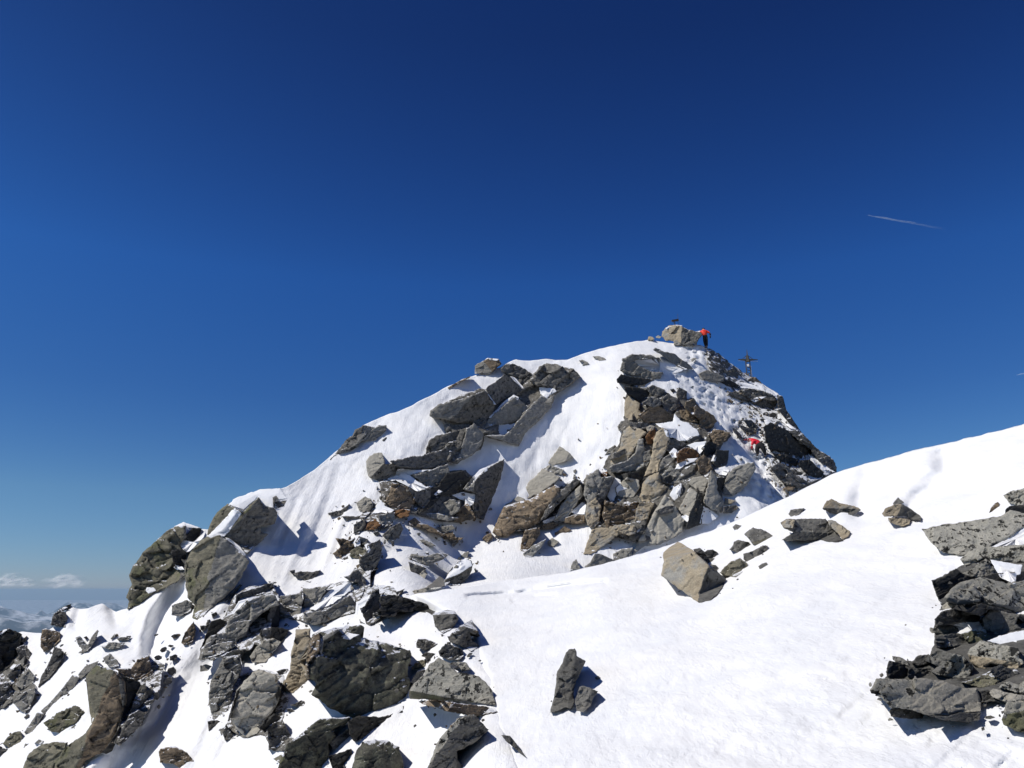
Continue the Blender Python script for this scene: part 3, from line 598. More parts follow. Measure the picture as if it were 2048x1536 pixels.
R('A12', '930,540 945,503 1010,503 1102,540 1050,572 1000,592 933,572', 'd', 0.2, 'dark oval stone in the snow right of the huge lichen boulder', T=0.4)
R('A12', '968,640 1010,608 1082,620 1050,652 1020,702 1000,652', 'd', 0.1, 'small dark forked stone above the lichen slab')
R('A12', '888,732 940,678 1002,663 1002,720 960,742 900,747', 'n', 0.3, 'small green lichen stone at the right shoulder of the huge boulder')
R('A12', '878,852 940,758 1002,748 1002,802 920,862', 'd', 0, 'dark stone wedged between huge boulder and lichen slab')
R('A12', '870,942 890,880 990,790 1040,708 1110,653 1190,690 1260,770 1390,788 1430,798 1482,850 1532,900 1565,1035 1400,1012 1230,992 1060,992 880,982', 'p', 0.45, 'flat grey-green lichen slab with a sharp front edge, right of the huge boulder', 'rock_slab', ridge=[(820, 1381, 990, 1412, -0.1, 1.4)], mat2='n', T=0.5, cells=0.03)
R('A12', '1180,700 1260,685 1330,690 1365,745 1290,772 1230,745', 'p', 0.3, 'small broken plate on the upper edge of the lichen slab')
R('A12', '950,1002 1080,990 1300,1020 1480,1040 1582,1087 1500,1102 1380,1122 1200,1087 1080,1052 970,1022', 'b', -0.3, 'brown lower layer under the lichen slab', 'rock_slab', T=0.3, bed=0.1)
# huge boulder
R('A12', '45,652 60,600 100,480 170,440 270,410 480,393 512,410 480,470 500,500 620,518 760,558 882,590 892,640 872,720 860,800 882,850 850,1000 820,1082 740,1132 600,1122 440,1142 330,1102 220,1042 95,950 130,860 60,810', 'x', 0.16, 'huge black lichen-crusted boulder at the bottom centre-left', 'boulder', ridge=[(682, 1440, 682, 1270, -0.5, 0.05), (600, 1366, 830, 1366, 0.25, 0.1)], T=0.55, cells=0.07, csize=0.3, bevel=0.12, mat2='x', rough=0.018)
snow_bit('A12', '330,480 380,450 420,460 480,470 430,490 400,510 345,500', on='huge black lichen-crusted')
R('A12', '150,600 165,500 260,430 330,420 270,470 190,520 170,640', 'g', 0.3, 'grey rim stone lying on the upper left of the huge boulder')
R('A11', '858,560 900,470 960,428 962,500 952,600 862,702 882,832 838,790', 'b', 0.25, 'brown slab leaning on the left side of the huge boulder', T=0.3)
R('A11', '728,602 760,500 768,428 880,418 885,500 862,600 842,700 872,832 740,935 688,922 658,880 720,750', 't', 0.35, 'tall tan slab standing left of the huge boulder', 'rock_slab', T=0.3, ridge=[(580, 1380, 612, 1290, -0.1, 0.3)])
R('A11', '398,642 440,578 520,508 600,498 645,530 590,612 520,692 420,692', 'l', 0.5, 'flat pale slab below a black overhang', 'rock_slab', T=0.25)
R('A11', '485,432 570,408 660,418 715,430 655,530 620,520 580,480 500,530 483,470', 'k', -0.2, 'black overhang above the flat pale slab', T=0.15)
R('A11', '530,332 562,230 625,240 640,332 632,402 560,422 530,392', 'k', -0.2, 'black pillar under a small snow cap left of the squared grey block', T=0.2)
snow_bit('A11', '535,260 565,218 612,235 600,250 560,245')
# layered crag under the twin ridge boulders
R('P', '395,1320 415,1262 450,1232 470,1190 500,1172 545,1165 560,1200 545,1240 540,1300 510,1290 500,1300 470,1300 430,1320', 'd', 0.0, 'dark bedrock behind the layered crag', 'rock_outcrop', T=0.03, cells=0.1, csize=0.2)
R('A8', '798,1485 850,1320 880,1290 1000,1250 1030,1150 1100,1080 1180,1000 1290,960 1400,955 1435,1040 1360,1062 1280,1122 1200,1202 1170,1282 1100,1322 1090,1372 960,1442', 'g', 0.15, 'layered grey crag slanting down below the right twin boulder', 'rock_outcrop', T=0.2, cells=0.16, csize=0.2, bed=0.5)
R('A8', '795,1410 860,1240 890,1168 960,1148 1012,1170 940,1262 860,1312', 'k', -0.2, 'black wedge at the left edge of the layered crag', T=0.25)
R('A8', '1108,942 1240,908 1395,852 1385,900 1280,962 1130,982 1080,1022 1088,960', 'd', -0.1, 'dark ledge stone above the layered crag', bed=0.3)
snow_bit('A8', '1050,1110 1110,1010 1190,985 1200,1000 1150,1050 1080,1115')
R('A8', '1030,1230 1100,1170 1210,1160 1180,1250 1100,1300 1020,1300', 'g', 0.3, 'grey block in the middle of the layered crag')
R('A8', '840,1390 960,1340 1060,1330 1080,1370 960,1440 830,1440', 'g', 0.3, 'grey plate at the bottom of the layered crag')
R('A8', '1540,790 1600,770 1700,775 1765,758 1680,860 1640,850 1560,800', 'd', 0.2, 'dark flat stone alone on the fluted snow', T=0.2)
R('A8', '1515,765 1560,758 1560,785 1535,790', 'd', 0, 'tiny dark stone at the left tip of the flat stone on the fluted snow')
blobs('A8', [(1395, 830, 16, 9), (1400, 862, 14, 9), (1410, 890, 12, 8)], 'd', 0.1, 'tiny dark chips in a row above the layered crag', 'chips above the layered crag')
# twin boulders of the left ridge
R('A8', '855,475 880,400 920,310 1020,228 1075,258 1140,300 1270,178 1310,260 1380,260 1422,300 1395,390 1280,412 1290,462 1345,472 1300,522 1230,582 1180,635 1150,612 1120,560 1000,495 900,500', 'n', 0.25, 'upper ridge boulder with a thick snow back and a dark right face', 'boulder', ridge=[(452, 1072, 518, 994, 0.1, 0.75)], mat2='d', T=0.4, cells=0.06)
snow_bit('A8', '838,503 900,450 1000,350 1070,268 1020,240 1080,188 1270,118 1440,108 1505,190 1400,200 1385,262 1310,250 1258,178 1140,290 1050,432 995,492', T=0.2, on='upper ridge boulder')
R('A8', '1380,180 1410,165 1440,210 1495,200 1470,250 1390,275', 'd', 0.2, 'dark stone under the snow lip of the upper ridge boulder')
R('A8', '685,700 720,620 800,528 870,488 960,478 1010,518 1160,650 1195,688 1130,822 1080,902 980,992 880,1072 800,1168 738,1142 760,1040 700,980 688,900 680,820', 'n', 0.35, 'great pear-shaped ridge boulder, lichen green at left and grey at right', 'boulder', ridge=[(398, 1240, 438, 1071, 0.05, 0.5)], mat2='g', T=0.45, cells=0.045, csize=0.4)
snow_bit('A8', '1000,498 1030,505 1120,570 1172,640 1150,645 1080,590', on='great pear-shaped')
R('A8', '208,985 250,880 232,800 250,750 310,670 343,620 400,570 500,478 600,408 682,408 692,500 640,560 682,640 692,720 682,800 620,852 500,912 420,952 300,1042 220,1075 230,1012', 'n', 0.25, 'stacked brown-green ridge rock, leftmost against the sky', 'rock_tower', T=0.35, cells=0.12, csize=0.22, bed=0.15, ridge=[(360, 1160, 368, 1055, 0.05, 0.5)], mat2='d')
snow_bit('A8', '592,412 668,376 805,422 742,432 722,472 682,474 675,418', on='stacked brown-green ridge rock')
R('A8', '690,482 740,420 815,428 792,502 720,552 690,512', 'k', -0.2, 'black notch stone between the stacked ridge rock and the pear-shaped boulder')
R('A8', '565,602 682,588 692,720 600,742 578,682', 'k', -0.3, 'recess painted shadow-black in the side of the stacked ridge rock', T=0.03)  # shade of the recess put in as black colour
snow_bit('A8', '640,570 665,520 720,555 800,500 820,470 850,440 830,500 720,610 690,620'); snow_bit('A8', '590,740 600,715 660,735 680,760 620,760'); snow_bit('A8', '365,925 375,897 430,900 450,925 390,950')
R('A8', '575,1042 690,998 742,1020 722,1092 640,1132 570,1122', 'g', 0.15, 'grey ledge stone at the foot of the pear-shaped boulder', bed=0.2)
R('A8', '648,1342 680,1260 750,1168 768,1240 742,1332 680,1362', 'b', 0.1, 'dark brown rock below the grey ledge stone', T=0.35)
R('A8', '800,1205 850,1200 860,1160 880,1155 880,1190 830,1242 805,1235', 'd', 0, 'dark stone below the tip of the pear-shaped boulder')
R('A8', '890,1110 930,1095 940,1115 900,1145', 'd', 0, 'small dark stone right of the pear-shaped boulder\'s tip')
R('A8', '990,1010 1040,960 1120,870 1140,880 1060,980 1010,1020', 'd', 0, 'dark sliver at the right edge of the pear-shaped boulder')
# ================================================================== lower left
R('P', '-40,1262 0,1262 44,1272 62,1305 52,1342 72,1372 74,1400 50,1428 28,1400 8,1418 -40,1420', 'd', 0.0, 'dark bedrock among the rocks at the left border', 'rock_outcrop', T=0.03, cells=0.08, csize=0.2)
R('A10', '-60,430 0,440 70,418 150,450 178,470 162,550 130,600 110,682 60,742 10,775 -60,790', 'k', 0.0, 'black rock cut by the left border of the view, highest at the edge', 'boulder', T=0.35, cells=0.1)
snow_bit('A10', '-10,465 30,430 80,418 40,445 10,470'); snow_bit('A10', '80,735 110,705 145,710 120,740 90,750')
R('A10', '128,580 190,548 232,590 248,630 200,692 160,722 148,640', 'd', 0.1, 'dark rock just right of the black border rock', T=0.35)
R('A10', '165,520 215,477 207,520 180,542', 'd', 0.1, 'small dark pointed stone above the rock right of the black border rock')
R('A10', '403,392 430,300 480,268 522,290 542,340 522,412 470,402', 'd', 0.05, 'dark upright stump on the skyline at the left', T=0.5, ridge=[(120, 1250, 125, 1225, 0.0, 0.5)])
R('A10', '463,272 520,240 572,222 552,265 500,282', 'k', 0.1, 'black slanting stone on top of the skyline stump')
snow_bit('A10', '465,272 520,245 545,250 500,275', on='black slanting stone on top'); 
R('A10', '325,492 338,430 370,418 440,438 482,450 482,512 440,552 350,608 323,560', 'b', 0.05, 'dark brown block below the skyline stump', T=0.4)
R('A10', '305,892 330,800 400,680 430,588 440,555 502,590 515,640 482,702 420,792', 'd', 0.3, 'long dark grey slab running down from the brown block', 'rock_slab', T=0.3, bed=0.9)
R('A10', '128,882 180,790 230,738 278,800 272,852 180,908', 'g', 0.3, 'grey wedge left of the long dark slab', T=0.3)
R('A10', '98,1012 150,950 282,888 282,942 240,1062 180,1092', 'g', 0.25, 'grey kite-shaped slab below the grey wedge', 'rock_slab', T=0.3)
R('A10', '53,802 100,740 162,700 172,780 120,842', 'd', 0, 'dark rock between border rock and grey wedge')
R('A10', '-50,860 0,862 60,838 102,930 92,992 40,992 12,1055 -50,1080', 'd', 0.1, 'dark rock at the left border below the black rock', T=0.3)
snow_bit('A10', '60,850 90,830 118,850 90,868')
R('A10', '150,690 200,638 192,718 232,698 182,755', 'g', 0.3, 'small grey stone above the grey wedge')
R('A10', '603,492 640,478 690,540 722,562 702,602 670,608 620,542', 'g', 0.2, 'left arm of the V-shaped pair of stones in the snow')
R('A10', '698,562 730,490 780,428 792,440 760,522 720,582', 'g', 0.2, 'right arm of the V-shaped pair of stones in the snow')
R('A10', '668,492 690,478 705,495 688,508', 'd', 0, 'pebble between the arms of the V-shaped pair')
R('A10', '800,560 840,570 870,528 1002,535 960,572 882,588 840,580', 'g', 0.2, 'flat grey stone on the snow right of the V-shaped pair', T=0.2)
R('A10', '933,502 970,488 1038,490 1030,512 950,517', 'd', 0.2, 'small dark flat stone above the flat grey stone')
R('A10', '883,502 920,458 912,492 892,508', 'g', 0.2, 'small leaning stone left above the flat grey stone')
for poly, lab in (('625,790 680,720 792,678 765,725 640,830', 'uppermost piece of the long broken grey dyke at lower left'), ('505,890 580,790 636,808 602,875 535,938', 'second piece from the top of the long broken grey dyke'), ('405,1005 522,872 545,932 430,1025', 'middle piece of the long broken grey dyke'), ('325,1078 405,1008 436,1030 350,1106', 'short fourth piece of the long broken grey dyke'), ('193,1252 300,1088 357,1100 250,1262', 'lowest piece of the long broken grey dyke')):
    R('A10', poly, 'g', 0.25, lab, 'dyke_piece', 'rock', T=0.3, cells=0.06, bed=-0.8, group='pieces of the broken dyke')
R('A10', '345,1172 390,1148 480,1080 590,1038 642,1050 682,1100 652,1172 560,1222 480,1252 400,1242', 'n', 0.4, 'flat greenish lichen rock left of the tall lichen cliff', T=0.25)
R('A10', '18,1342 60,1290 110,1248 167,1240 182,1290 152,1372 80,1382', 'n', 0.35, 'small greenish rock near the left border', T=0.3)
R('A10', '-40,1350 0,1358 40,1380 102,1382 60,1422 0,1462 -40,1480', 'd', 0.1, 'dark rock below the small greenish rock at the border', T=0.3)
R('A10', '130,1640 180,1536 230,1418 330,1348 430,1328 545,1330 502,1440 420,1536 400,1640', 'n', 0.45, 'broad lichen rock at the bottom border on the left', 'boulder', T=0.3)
R('A10', '180,1400 200,1340 250,1340 240,1370', 'g', 0.3, 'small stone peeping from snow above the broad lichen rock'); R('A10', '275,1340 310,1305 350,1320 330,1345', 'g', 0.3, 'tiny stone right of the one peeping from snow')
R('A10', '190,1130 225,1100 230,1125 200,1142', 'd', 0.1, 'tiny dark stone below the kite-shaped slab')
R('A10', '688,812 740,740 780,708 860,738 930,768 1002,850 1012,950 1002,1050 962,1182 900,1302 840,1402 780,1432 690,1482 650,1560 600,1640 380,1640 480,1440 540,1358 680,1260 740,1170 762,1100 710,992 698,900', 'n', 0.4, 'tall lichen-stained cliff rock at lower left with a black right side', 'boulder', ridge=[(160, 1512, 226, 1345, 0.0, 0.7)], mat2='b', T=0.35, cells=0.06, csize=0.3)
R('P', '236,1345 262,1335 300,1312 328,1330 322,1372 300,1412 282,1452 240,1492 226,1486 246,1420', 'd', -0.2, 'dark bedrock right of the tall lichen cliff', 'rock_outcrop', T=0.03, cells=0.08, csize=0.2)
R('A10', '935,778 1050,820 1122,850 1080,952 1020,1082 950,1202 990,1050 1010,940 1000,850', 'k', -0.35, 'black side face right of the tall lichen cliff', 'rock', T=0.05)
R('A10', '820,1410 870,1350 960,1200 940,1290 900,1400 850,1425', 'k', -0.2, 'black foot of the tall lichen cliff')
R('A10', '945,1332 970,1230 1030,1118 1110,1068 1162,1100 1122,1202 1060,1252 960,1332', 'd', 0.15, 'dark leaf-shaped slab at the edge of the shaded gully', 'rock_slab', T=0.3)
R('A10', '1020,1130 1060,1020 1120,880 1160,848 1172,900 1162,1002 1110,1062', 'd', 0.1, 'dark slab above the leaf-shaped slab', 'rock_slab', T=0.25)
R('A10', '825,652 880,618 942,680 955,722 880,732 840,692', 'g', 0.3, 'grey stone at the top of the tall lichen cliff')
R('A10', '918,742 1050,740 1100,668 1192,628 1202,700 1232,782 1150,822 1060,832 1000,802', 'b', 0.0, 'dark brown rock under the curled snow rib', T=0.35)
blobs('A10', [(1250, 472, 22, 9), (1310, 592, 34, 22), (1368, 560, 24, 12), (1265, 655, 40, 28), (1385, 650, 40, 28), (1232, 735, 28, 18), (1372, 760, 44, 42), (1345, 840, 44, 40), (1140, 832, 18, 10), (1222, 872, 22, 12), (1200, 935, 42, 32), (1252, 960, 34, 32), (1305, 968, 14, 9), (1355, 953, 10, 7), (1270, 1048, 18, 22), (1195, 1010, 48, 20), (1165, 965, 22, 20), (1240, 700, 16, 12), (1400, 480, 30, 22), (1330, 800, 20, 14), (1180, 900, 16, 12)], 'd', 0.0, 'small dark stone scattered in the shaded gully at lower left', 'scattered stones in the shaded gully')
R('A10', '1268,1402 1290,1380 1400,1358 1482,1400 1552,1480 1552,1560 1450,1540 1380,1502 1280,1492', 'b', 0.2, 'brown layered rock at the bottom border in the snow gully', T=0.4, bed=0.2)
R('P', '418,1392 446,1318 482,1310 486,1348 520,1338 566,1350 576,1402 560,1452 592,1482 576,1502 546,1500 530,1472 490,1476 456,1462 440,1472 420,1442', 'd', 0.0, 'dark bedrock around the layered pillar and the pale brownish boulder', 'rock_outcrop', T=0.03, cells=0.08, csize=0.2)
R('A11', '68,962 90,832 190,650 325,626 330,772 270,872 250,1002 190,1122 90,1102 68,1022', 'g', 0.3, 'pale grey layered rock pillar right of the snow gully', 'rock_outcrop', T=0.25, cells=0.14, csize=0.22, bed=0.4)
R('A11', '238,1142 300,900 420,768 500,753 610,790 645,900 620,1022 540,1142 460,1262 380,1295 300,1232', 'l', 0.3, 'large pale brownish boulder between the layered pillar and the huge boulder', 'boulder', ridge=[(470, 1440, 520, 1345, -0.05, 0.35)], T=0.4, cells=0.07)
R('A11', '220,1160 260,1020 310,890 330,860 300,960 260,1090 235,1165', 'k', -0.2, 'cleft with its shade painted black, left of the pale brownish boulder', T=0.05)  # crease shade painted as a thin black strip
R('A11', '60,1160 130,1150 180,1170 110,1210 70,1240', 'd', 0.1, 'dark stone below the layered pillar')
R('A11', '178,1252 210,1178 232,1230 285,1300 200,1315', 'd', 0.1, 'small dark stone in the gully below the layered pillar')
R('A11', '0,715 50,705 95,720 60,760 0,765', 'g', 0.3, 'grey stone half under snow left of the layered pillar')
R('A11', '538,1212 600,1168 660,1148 725,1270 620,1382 548,1395', 'd', 0.15, 'dark grey rock below the pale brownish boulder', T=0.35)
R('A11', '455,1205 540,1138 590,1098 655,1130 600,1182 520,1255', 'k', -0.2, 'black rock under the pale brownish boulder')
R('A11', '610,765 650,745 702,742 690,775 630,785', 'd', 0.1, 'dark sliver on the snow left of the tall tan slab')
R('A11', '640,860 660,850 650,930 615,1000 600,960', 'k', -0.1, 'black crack stone right of the pale brownish boulder')
R('A11', '710,1035 760,1020 810,992 835,1000 832,1040 760,1042', 'd', 0.2, 'dark teardrop stone in the shaded snow pocket')
R('A11', '692,1060 730,1060 760,1080 740,1092 700,1085', 'd', 0.1, 'small dark stone below the teardrop stone')
R('A11', '640,1482 700,1350 870,1208 960,1138 1205,1128 1180,1172 1060,1232 1085,1282 1030,1332 1035,1422 1000,1640 600,1640', 'x', 0.0, 'black lichen boulder at the bottom border left of centre', 'boulder', ridge=[(560, 1495, 690, 1440, 0.35, 0.05)], T=0.4, cells=0.07)
R('A11', '1030,1332 1170,1228 1235,1208 1262,1290 1170,1352 1060,1382', 'd', 0.0, 'dark rock lying on the right of the black bottom boulder', T=0.3)
R('A11', '1185,1172 1250,1118 1440,1128 1625,1088 1500,1192 1350,1282 1230,1325 1195,1262', 'k', -0.4, 'hollow painted black as shade under the huge lichen boulder', 'rock', T=0.03)  # shade below the boulder painted on as a black sheet
snow_bit('A11', '1062,1240 1110,1200 1200,1160 1150,1215 1090,1262')
R('A11', '1190,1640 1215,1530 1250,1398 1300,1328 1400,1308 1500,1318 1592,1370 1622,1480 1650,1640', 'x', 0.1, 'round black lichen boulder at the bottom border below the huge boulder', 'boulder', T=0.5, cells=0.05, bevel=0.25)
R('A11', '1030,1440 1100,1420 1210,1380 1225,1440 1180,1500 1150,1560 1060,1560', 'k', -0.1, 'black rubble between the two bottom boulders', T=0.1, cells=0.18)
R('A12', '1010,1640 1025,1536 1090,1348 1180,1228 1260,1138 1350,1106 1410,1118 1472,1200 1515,1230 1390,1342 1255,1402 1262,1472 1322,1536 1360,1640', 'p', 0.15, 'speckled grey boulder at the bottom border below the lichen slab', 'boulder', ridge=[(880, 1500, 930, 1430, 0.15, 0.4)], mat2='d', T=0.45, cells=0.06)
R('A11', '585,1462 650,1428 685,1460 640,1502', 'n', 0.4, 'small yellow-green stone at the left edge of the black bottom boulder')
R('A12', '1608,1272 1680,1278 1760,1380 1812,1455 1740,1402 1650,1322', 'd', 0.2, 'thin dark stone poking from the near snow beside the speckled boulder', surf='B')
blobs('A12', [(1440, 678, 14, 8), (1360, 625, 22, 12), (1490, 640, 10, 7), (1530, 600, 9, 6), (1345, 640, 14, 12)], 'd', 0.1, 'little dark chip on the snow below the triangular rock', 'chips below the triangular rock')
# ================================================================== central crag
R('A4', '195,600 195,480 240,360 380,370 520,400 610,470 690,480 740,470 800,540 930,640 905,700 860,740 1010,730 1050,760 1000,820 880,930 1030,890 1010,1000 900,1040 930,1090 1000,1110 980,1240 970,1380 850,1340 800,1460 690,1500 330,1620 100,1580 0,1500 -40,1300 30,1150 60,1040 20,1020 60,950 130,860 190,730 150,700 200,640', 'd', -0.15, 'dark fractured bedrock of the central crag below the summit', 'rock_outcrop', T=0.02, cells=0.07, csize=0.10, bed=0.9)
R('A4', '158,240 180,150 260,113 400,118 485,150 380,157 262,162 302,200 400,250 505,260 482,302 440,312 300,302 200,272', 'g', 0.1, 'rounded snout of grey rock at the top of the central crag', 'boulder', T=0.4, cells=0.06, ridge=[(1242, 735, 1320, 748, -0.3, 0.1)], mat2='g')
snow_bit('A4', '265,165 300,150 480,150 560,170 700,235 520,290 500,262 400,250 310,205')
R('A4', '133,312 170,273 230,290 400,310 435,320 350,362 220,352 138,342', 'k', -0.1, 'black flat rock directly under the snout')
R('A4', '188,372 300,380 380,400 402,460 330,512 260,452 208,422', 'k', -0.1, 'black rock, second layer under the snout')
R('A4', '368,392 420,358 522,400 482,452 410,442', 'd', 0.15, 'dark striped rock right of the layers under the snout', bed=0.3)
R('A4', '193,602 198,480 230,448 322,510 312,560 352,600 290,642 208,642', 't', 0.5, 'smooth sunlit tan face at the upper left of the central crag', 'rock_slab', T=0.3, cells=0.02, ridge=[(1275, 830, 1272, 800, 0, 0.4)])
R('A4', '300,602 360,560 420,498 500,538 582,590 592,642 480,662 360,662 338,632', 'b', -0.15, 'dark brown block right of the smooth tan face', 'boulder', T=0.4, cells=0.06)
R('A4', '338,502 400,458 480,468 502,520 420,542', 'd', 0.1, 'dark stone above the dark brown block')
R('A4', '498,472 540,428 620,468 645,530 560,592 498,542', 'd', 0.1, 'dark blocky stone above and right of the dark brown block', T=0.3)
R('A4', '608,432 630,378 697,410 692,480 650,502 618,472', 'd', 0.1, 'dark upright stone against the upper snow of the crag', T=0.4)
R('A4', '560,395 590,388 605,410 575,418', 'd', 0, 'dark pebble left of the upright stone')
R('A4', '688,492 740,468 800,540 905,600 935,650 902,692 830,722 780,702 802,642 720,592 678,542', 'b', -0.1, 'dark brown arm of rock slanting down along the trodden snow', 'rock_rib', T=0.3, cells=0.14, ridge=[(1380, 830, 1425, 850, -0.1, 0.2)])
R('A4', '638,560 700,558 765,620 785,660 700,652 648,622', 'b', 0.2, 'brown rubble under the slanting arm')
R('A4', '138,692 170,648 205,640 202,702 150,728', 'g', 0.2, 'grey stone at the left edge of the crag beside the couloir')
R('A4', '228,660 380,658 442,680 380,712 280,717 238,692', 'd', 0.1, 'dark flat stone below the dark brown block')
R('A4', '80,1002 110,900 150,885 190,728 230,688 290,698 372,740 330,792 272,872 222,972 100,1012', 't', 0.4, 'long sunlit grey-tan buttress on the left of the central crag', 'rock_slab', T=0.35, cells=0.04, ridge=[(1255, 925, 1285, 870, 0.0, 0.4)])
R('A4', '68,1012 220,962 282,900 302,800 345,790 365,900 352,1012 300,1042 180,1062 90,1062', 'g', 0.05, 'grey block hanging at the foot of the sunlit buttress', 'boulder', T=0.4, cells=0.06, ridge=[(1220, 935, 1270, 905, 0.2, 0.3)])
R('A4', '170,1075 300,1048 360,1000 405,1010 350,1122 300,1135 200,1122', 'k', -0.4, 'gap with painted black shadow under the hanging grey block', 'rock', T=0.02)  # shadow of the gap put into the black colour
R('A4', '78,952 100,908 200,868 217,900 150,942', 'd', -0.1, 'dark plate set in the front of the sunlit buttress', lift=0.25)
R('A4', '350,1095 380,1022 408,950 430,800 450,738 500,698 542,720 562,802 522,902 472,982 462,1052', 't', 0.4, 'tan pillar in the middle of the central crag', 'rock_pillar', T=0.35, cells=0.05, ridge=[(1302, 935, 1318, 870, 0.05, 0.3)])
R('A4', '362,775 400,720 430,688 445,720 422,832 380,835', 'r', -0.1, 'rusty dark stone between buttress and tan pillar')
R('A4', '370,700 400,680 440,690 430,720 380,735', 'l', 0.4, 'pale stone on top of the gap beside the tan pillar')
R('A4', '345,900 400,880 410,950 375,1010 350,1000', 'g', 0.2, 'grey stone in the gap left of the tan pillar')
R('A4', '465,1055 500,950 580,898 605,950 562,992', 'g', 0.15, 'grey stone right of the tan pillar', T=0.3)
R('A4', '540,800 600,790 700,830 620,880 560,900 530,880', 'd', 0.05, 'dark stone below the snow pool of the crag')
R('A4', '688,802 740,768 802,770 792,812 710,832', 'd', 0.1, 'dark stone at the right rim of the snow pool')
R('A4', '608,902 680,858 770,880 795,930 700,962 618,982', 'r', -0.05, 'rusty brown rock right of the small snow patch', T=0.3)
R('A4', '855,762 920,708 1000,728 1042,740 1012,802 920,872 898,802', 'b', 0.25, 'brownish rock left of the steep snow strip', T=0.4, cells=0.12)
R('A4', '815,862 870,808 932,830 922,902 870,942 828,912', 'k', -0.1, 'black rock below the brownish rock')
R('A4', '905,992 930,878 1032,885 1022,962 970,1022 918,1012', 'k', -0.2, 'black cube-shaped rock left of the steep snow strip', T=0.5, cells=0.03)
R('A4', '768,962 830,918 882,960 905,1040 860,1092 788,1052', 'b', 0.0, 'dark brown rounded rock left of the black cube', T=0.35)
R('A4', '985,1162 1030,1058 1110,998 1232,972 1243,1030 1180,1152 1120,1212 1050,1252 978,1222', 'g', 0.3, 'big speckled grey boulder below the crouching climber', 'boulder', ridge=[(1465, 985, 1500, 930, 0.0, 0.35)], T=0.45, cells=0.05, csize=0.45)
R('A4', '940,1100 1012,1098 992,1182 962,1222 938,1202', 'k', -0.4, 'gap painted black with shade, left of the big speckled boulder', 'rock', T=0.02)  # black colour paints the shade inside the gap
R('A4', '828,1302 850,1200 888,1038 932,1090 942,1200 952,1230 992,1280 972,1382 900,1362 850,1325', 'l', 0.1, 'tall pale slab left of the big speckled boulder', 'rock_slab', T=0.3, cells=0.05, ridge=[(1430, 1010, 1428, 960, 0.0, 0.4)])
R('A4', '990,1310 1000,1265 1090,1285 1050,1310', 't', 0.5, 'small tan stone at the foot of the big speckled boulder'); R('A4', '990,1330 1090,1320 1110,1345 1050,1385 980,1385', 'd', 0, 'dark rubble at the foot of the big speckled boulder')
R('A4', '708,1152 740,1098 820,1088 865,1120 832,1222 780,1202', 'l', 0.45, 'pale plate in the lower right of the central crag', 'rock_slab', T=0.25, cells=0.03)
R('A4', '628,1352 680,1260 722,1178 782,1222 762,1302 740,1362 720,1425 650,1392', 'l', 0.4, 'pinkish pale plate in the lower right of the central crag', 'rock_slab', T=0.25, cells=0.03)
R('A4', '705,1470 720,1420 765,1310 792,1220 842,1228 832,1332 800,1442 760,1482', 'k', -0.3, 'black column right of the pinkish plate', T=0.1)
R('A4', '478,1102 560,1008 640,1058 705,1100 640,1142 560,1152 500,1142', 'g', 0.35, 'grey plate below the rusty brown rock', T=0.25)
R('A4', '500,1110 560,1080 610,1100 560,1150 520,1150', 'k', -0.2, 'hollow with painted black shade under the grey plate', T=0.02)  # thin black sheet painted as the shade under the plate
R('A4', '318,1262 340,1150 390,1088 470,1058 502,1150 545,1180 482,1252 420,1292 340,1292', 't', 0.25, 'round grey-tan knob in the lower middle of the central crag', 'boulder', T=0.45, cells=0.04, bevel=0.2)
R('A4', '180,1130 215,1100 310,1120 320,1180 270,1260 180,1260 130,1240 120,1180', 'l', 0.3, 'smooth pale boulder half covered by snow at the left of the crag', 'boulder', T=0.35, cells=0.03)
R('A3', '1455,1045 1500,940 1570,818 1640,680 1720,558 1785,620 1875,760 1865,852 1790,905 1680,955 1560,970', 'l', 0.3, 'big grey slab at the foot of the central crag above the near snow', 'rock_slab', T=0.25, cells=0.05, csize=0.35, bed=1.0)
R('A3', '1640,690 1720,650 1800,640 1780,700 1680,720', 'd', 0.1, 'dark rock band across the big foot slab', lift=0.2)
R('A3', '1880,842 1920,700 1990,558 2045,620 2012,792 1930,825', 'k', -0.2, 'black rock right of the big foot slab')
R('A4', '-5,1242 30,1148 110,1088 117,1140 60,1202 30,1302 -5,1335', 'd', 0.1, 'dark rock at the lower left of the crag beside a snow pocket')
snow_bit('A4', '440,672 580,650 600,588 640,642 690,660 780,718 792,760 700,802 630,812 600,790 530,770 508,712', T=0.2); snow_bit('A4', '690,842 760,818 852,808 832,870 800,912 740,862'); snow_bit('A4', '553,902 590,863 617,880 622,942 578,942'); snow_bit('A4', '598,1032 620,990 700,950 785,943 760,972 680,1002 640,1032'); snow_bit('A4', '885,972 910,918 932,928 922,972')
snow_bit('A4', '55,1252 100,1138 120,1098 162,1120 172,1170 220,1188 150,1212 120,1262 100,1308'); snow_bit('A4', '555,1242 590,1178 652,1148 662,1202 640,1262 600,1288'); snow_bit('A4', '798,1465 830,1328 880,1358 955,1410 860,1475'); snow_bit('A4', '648,1412 690,1398 722,1420 700,1462'); snow_bit('A4', '200,1470 330,1448 352,1480 300,1542 260,1538'); snow_bit('A4', '720,585 740,575 765,585 745,598')
snow_bit('A4', '915,1030 1000,1010 1040,1040 1010,1085 960,1080 930,1060')
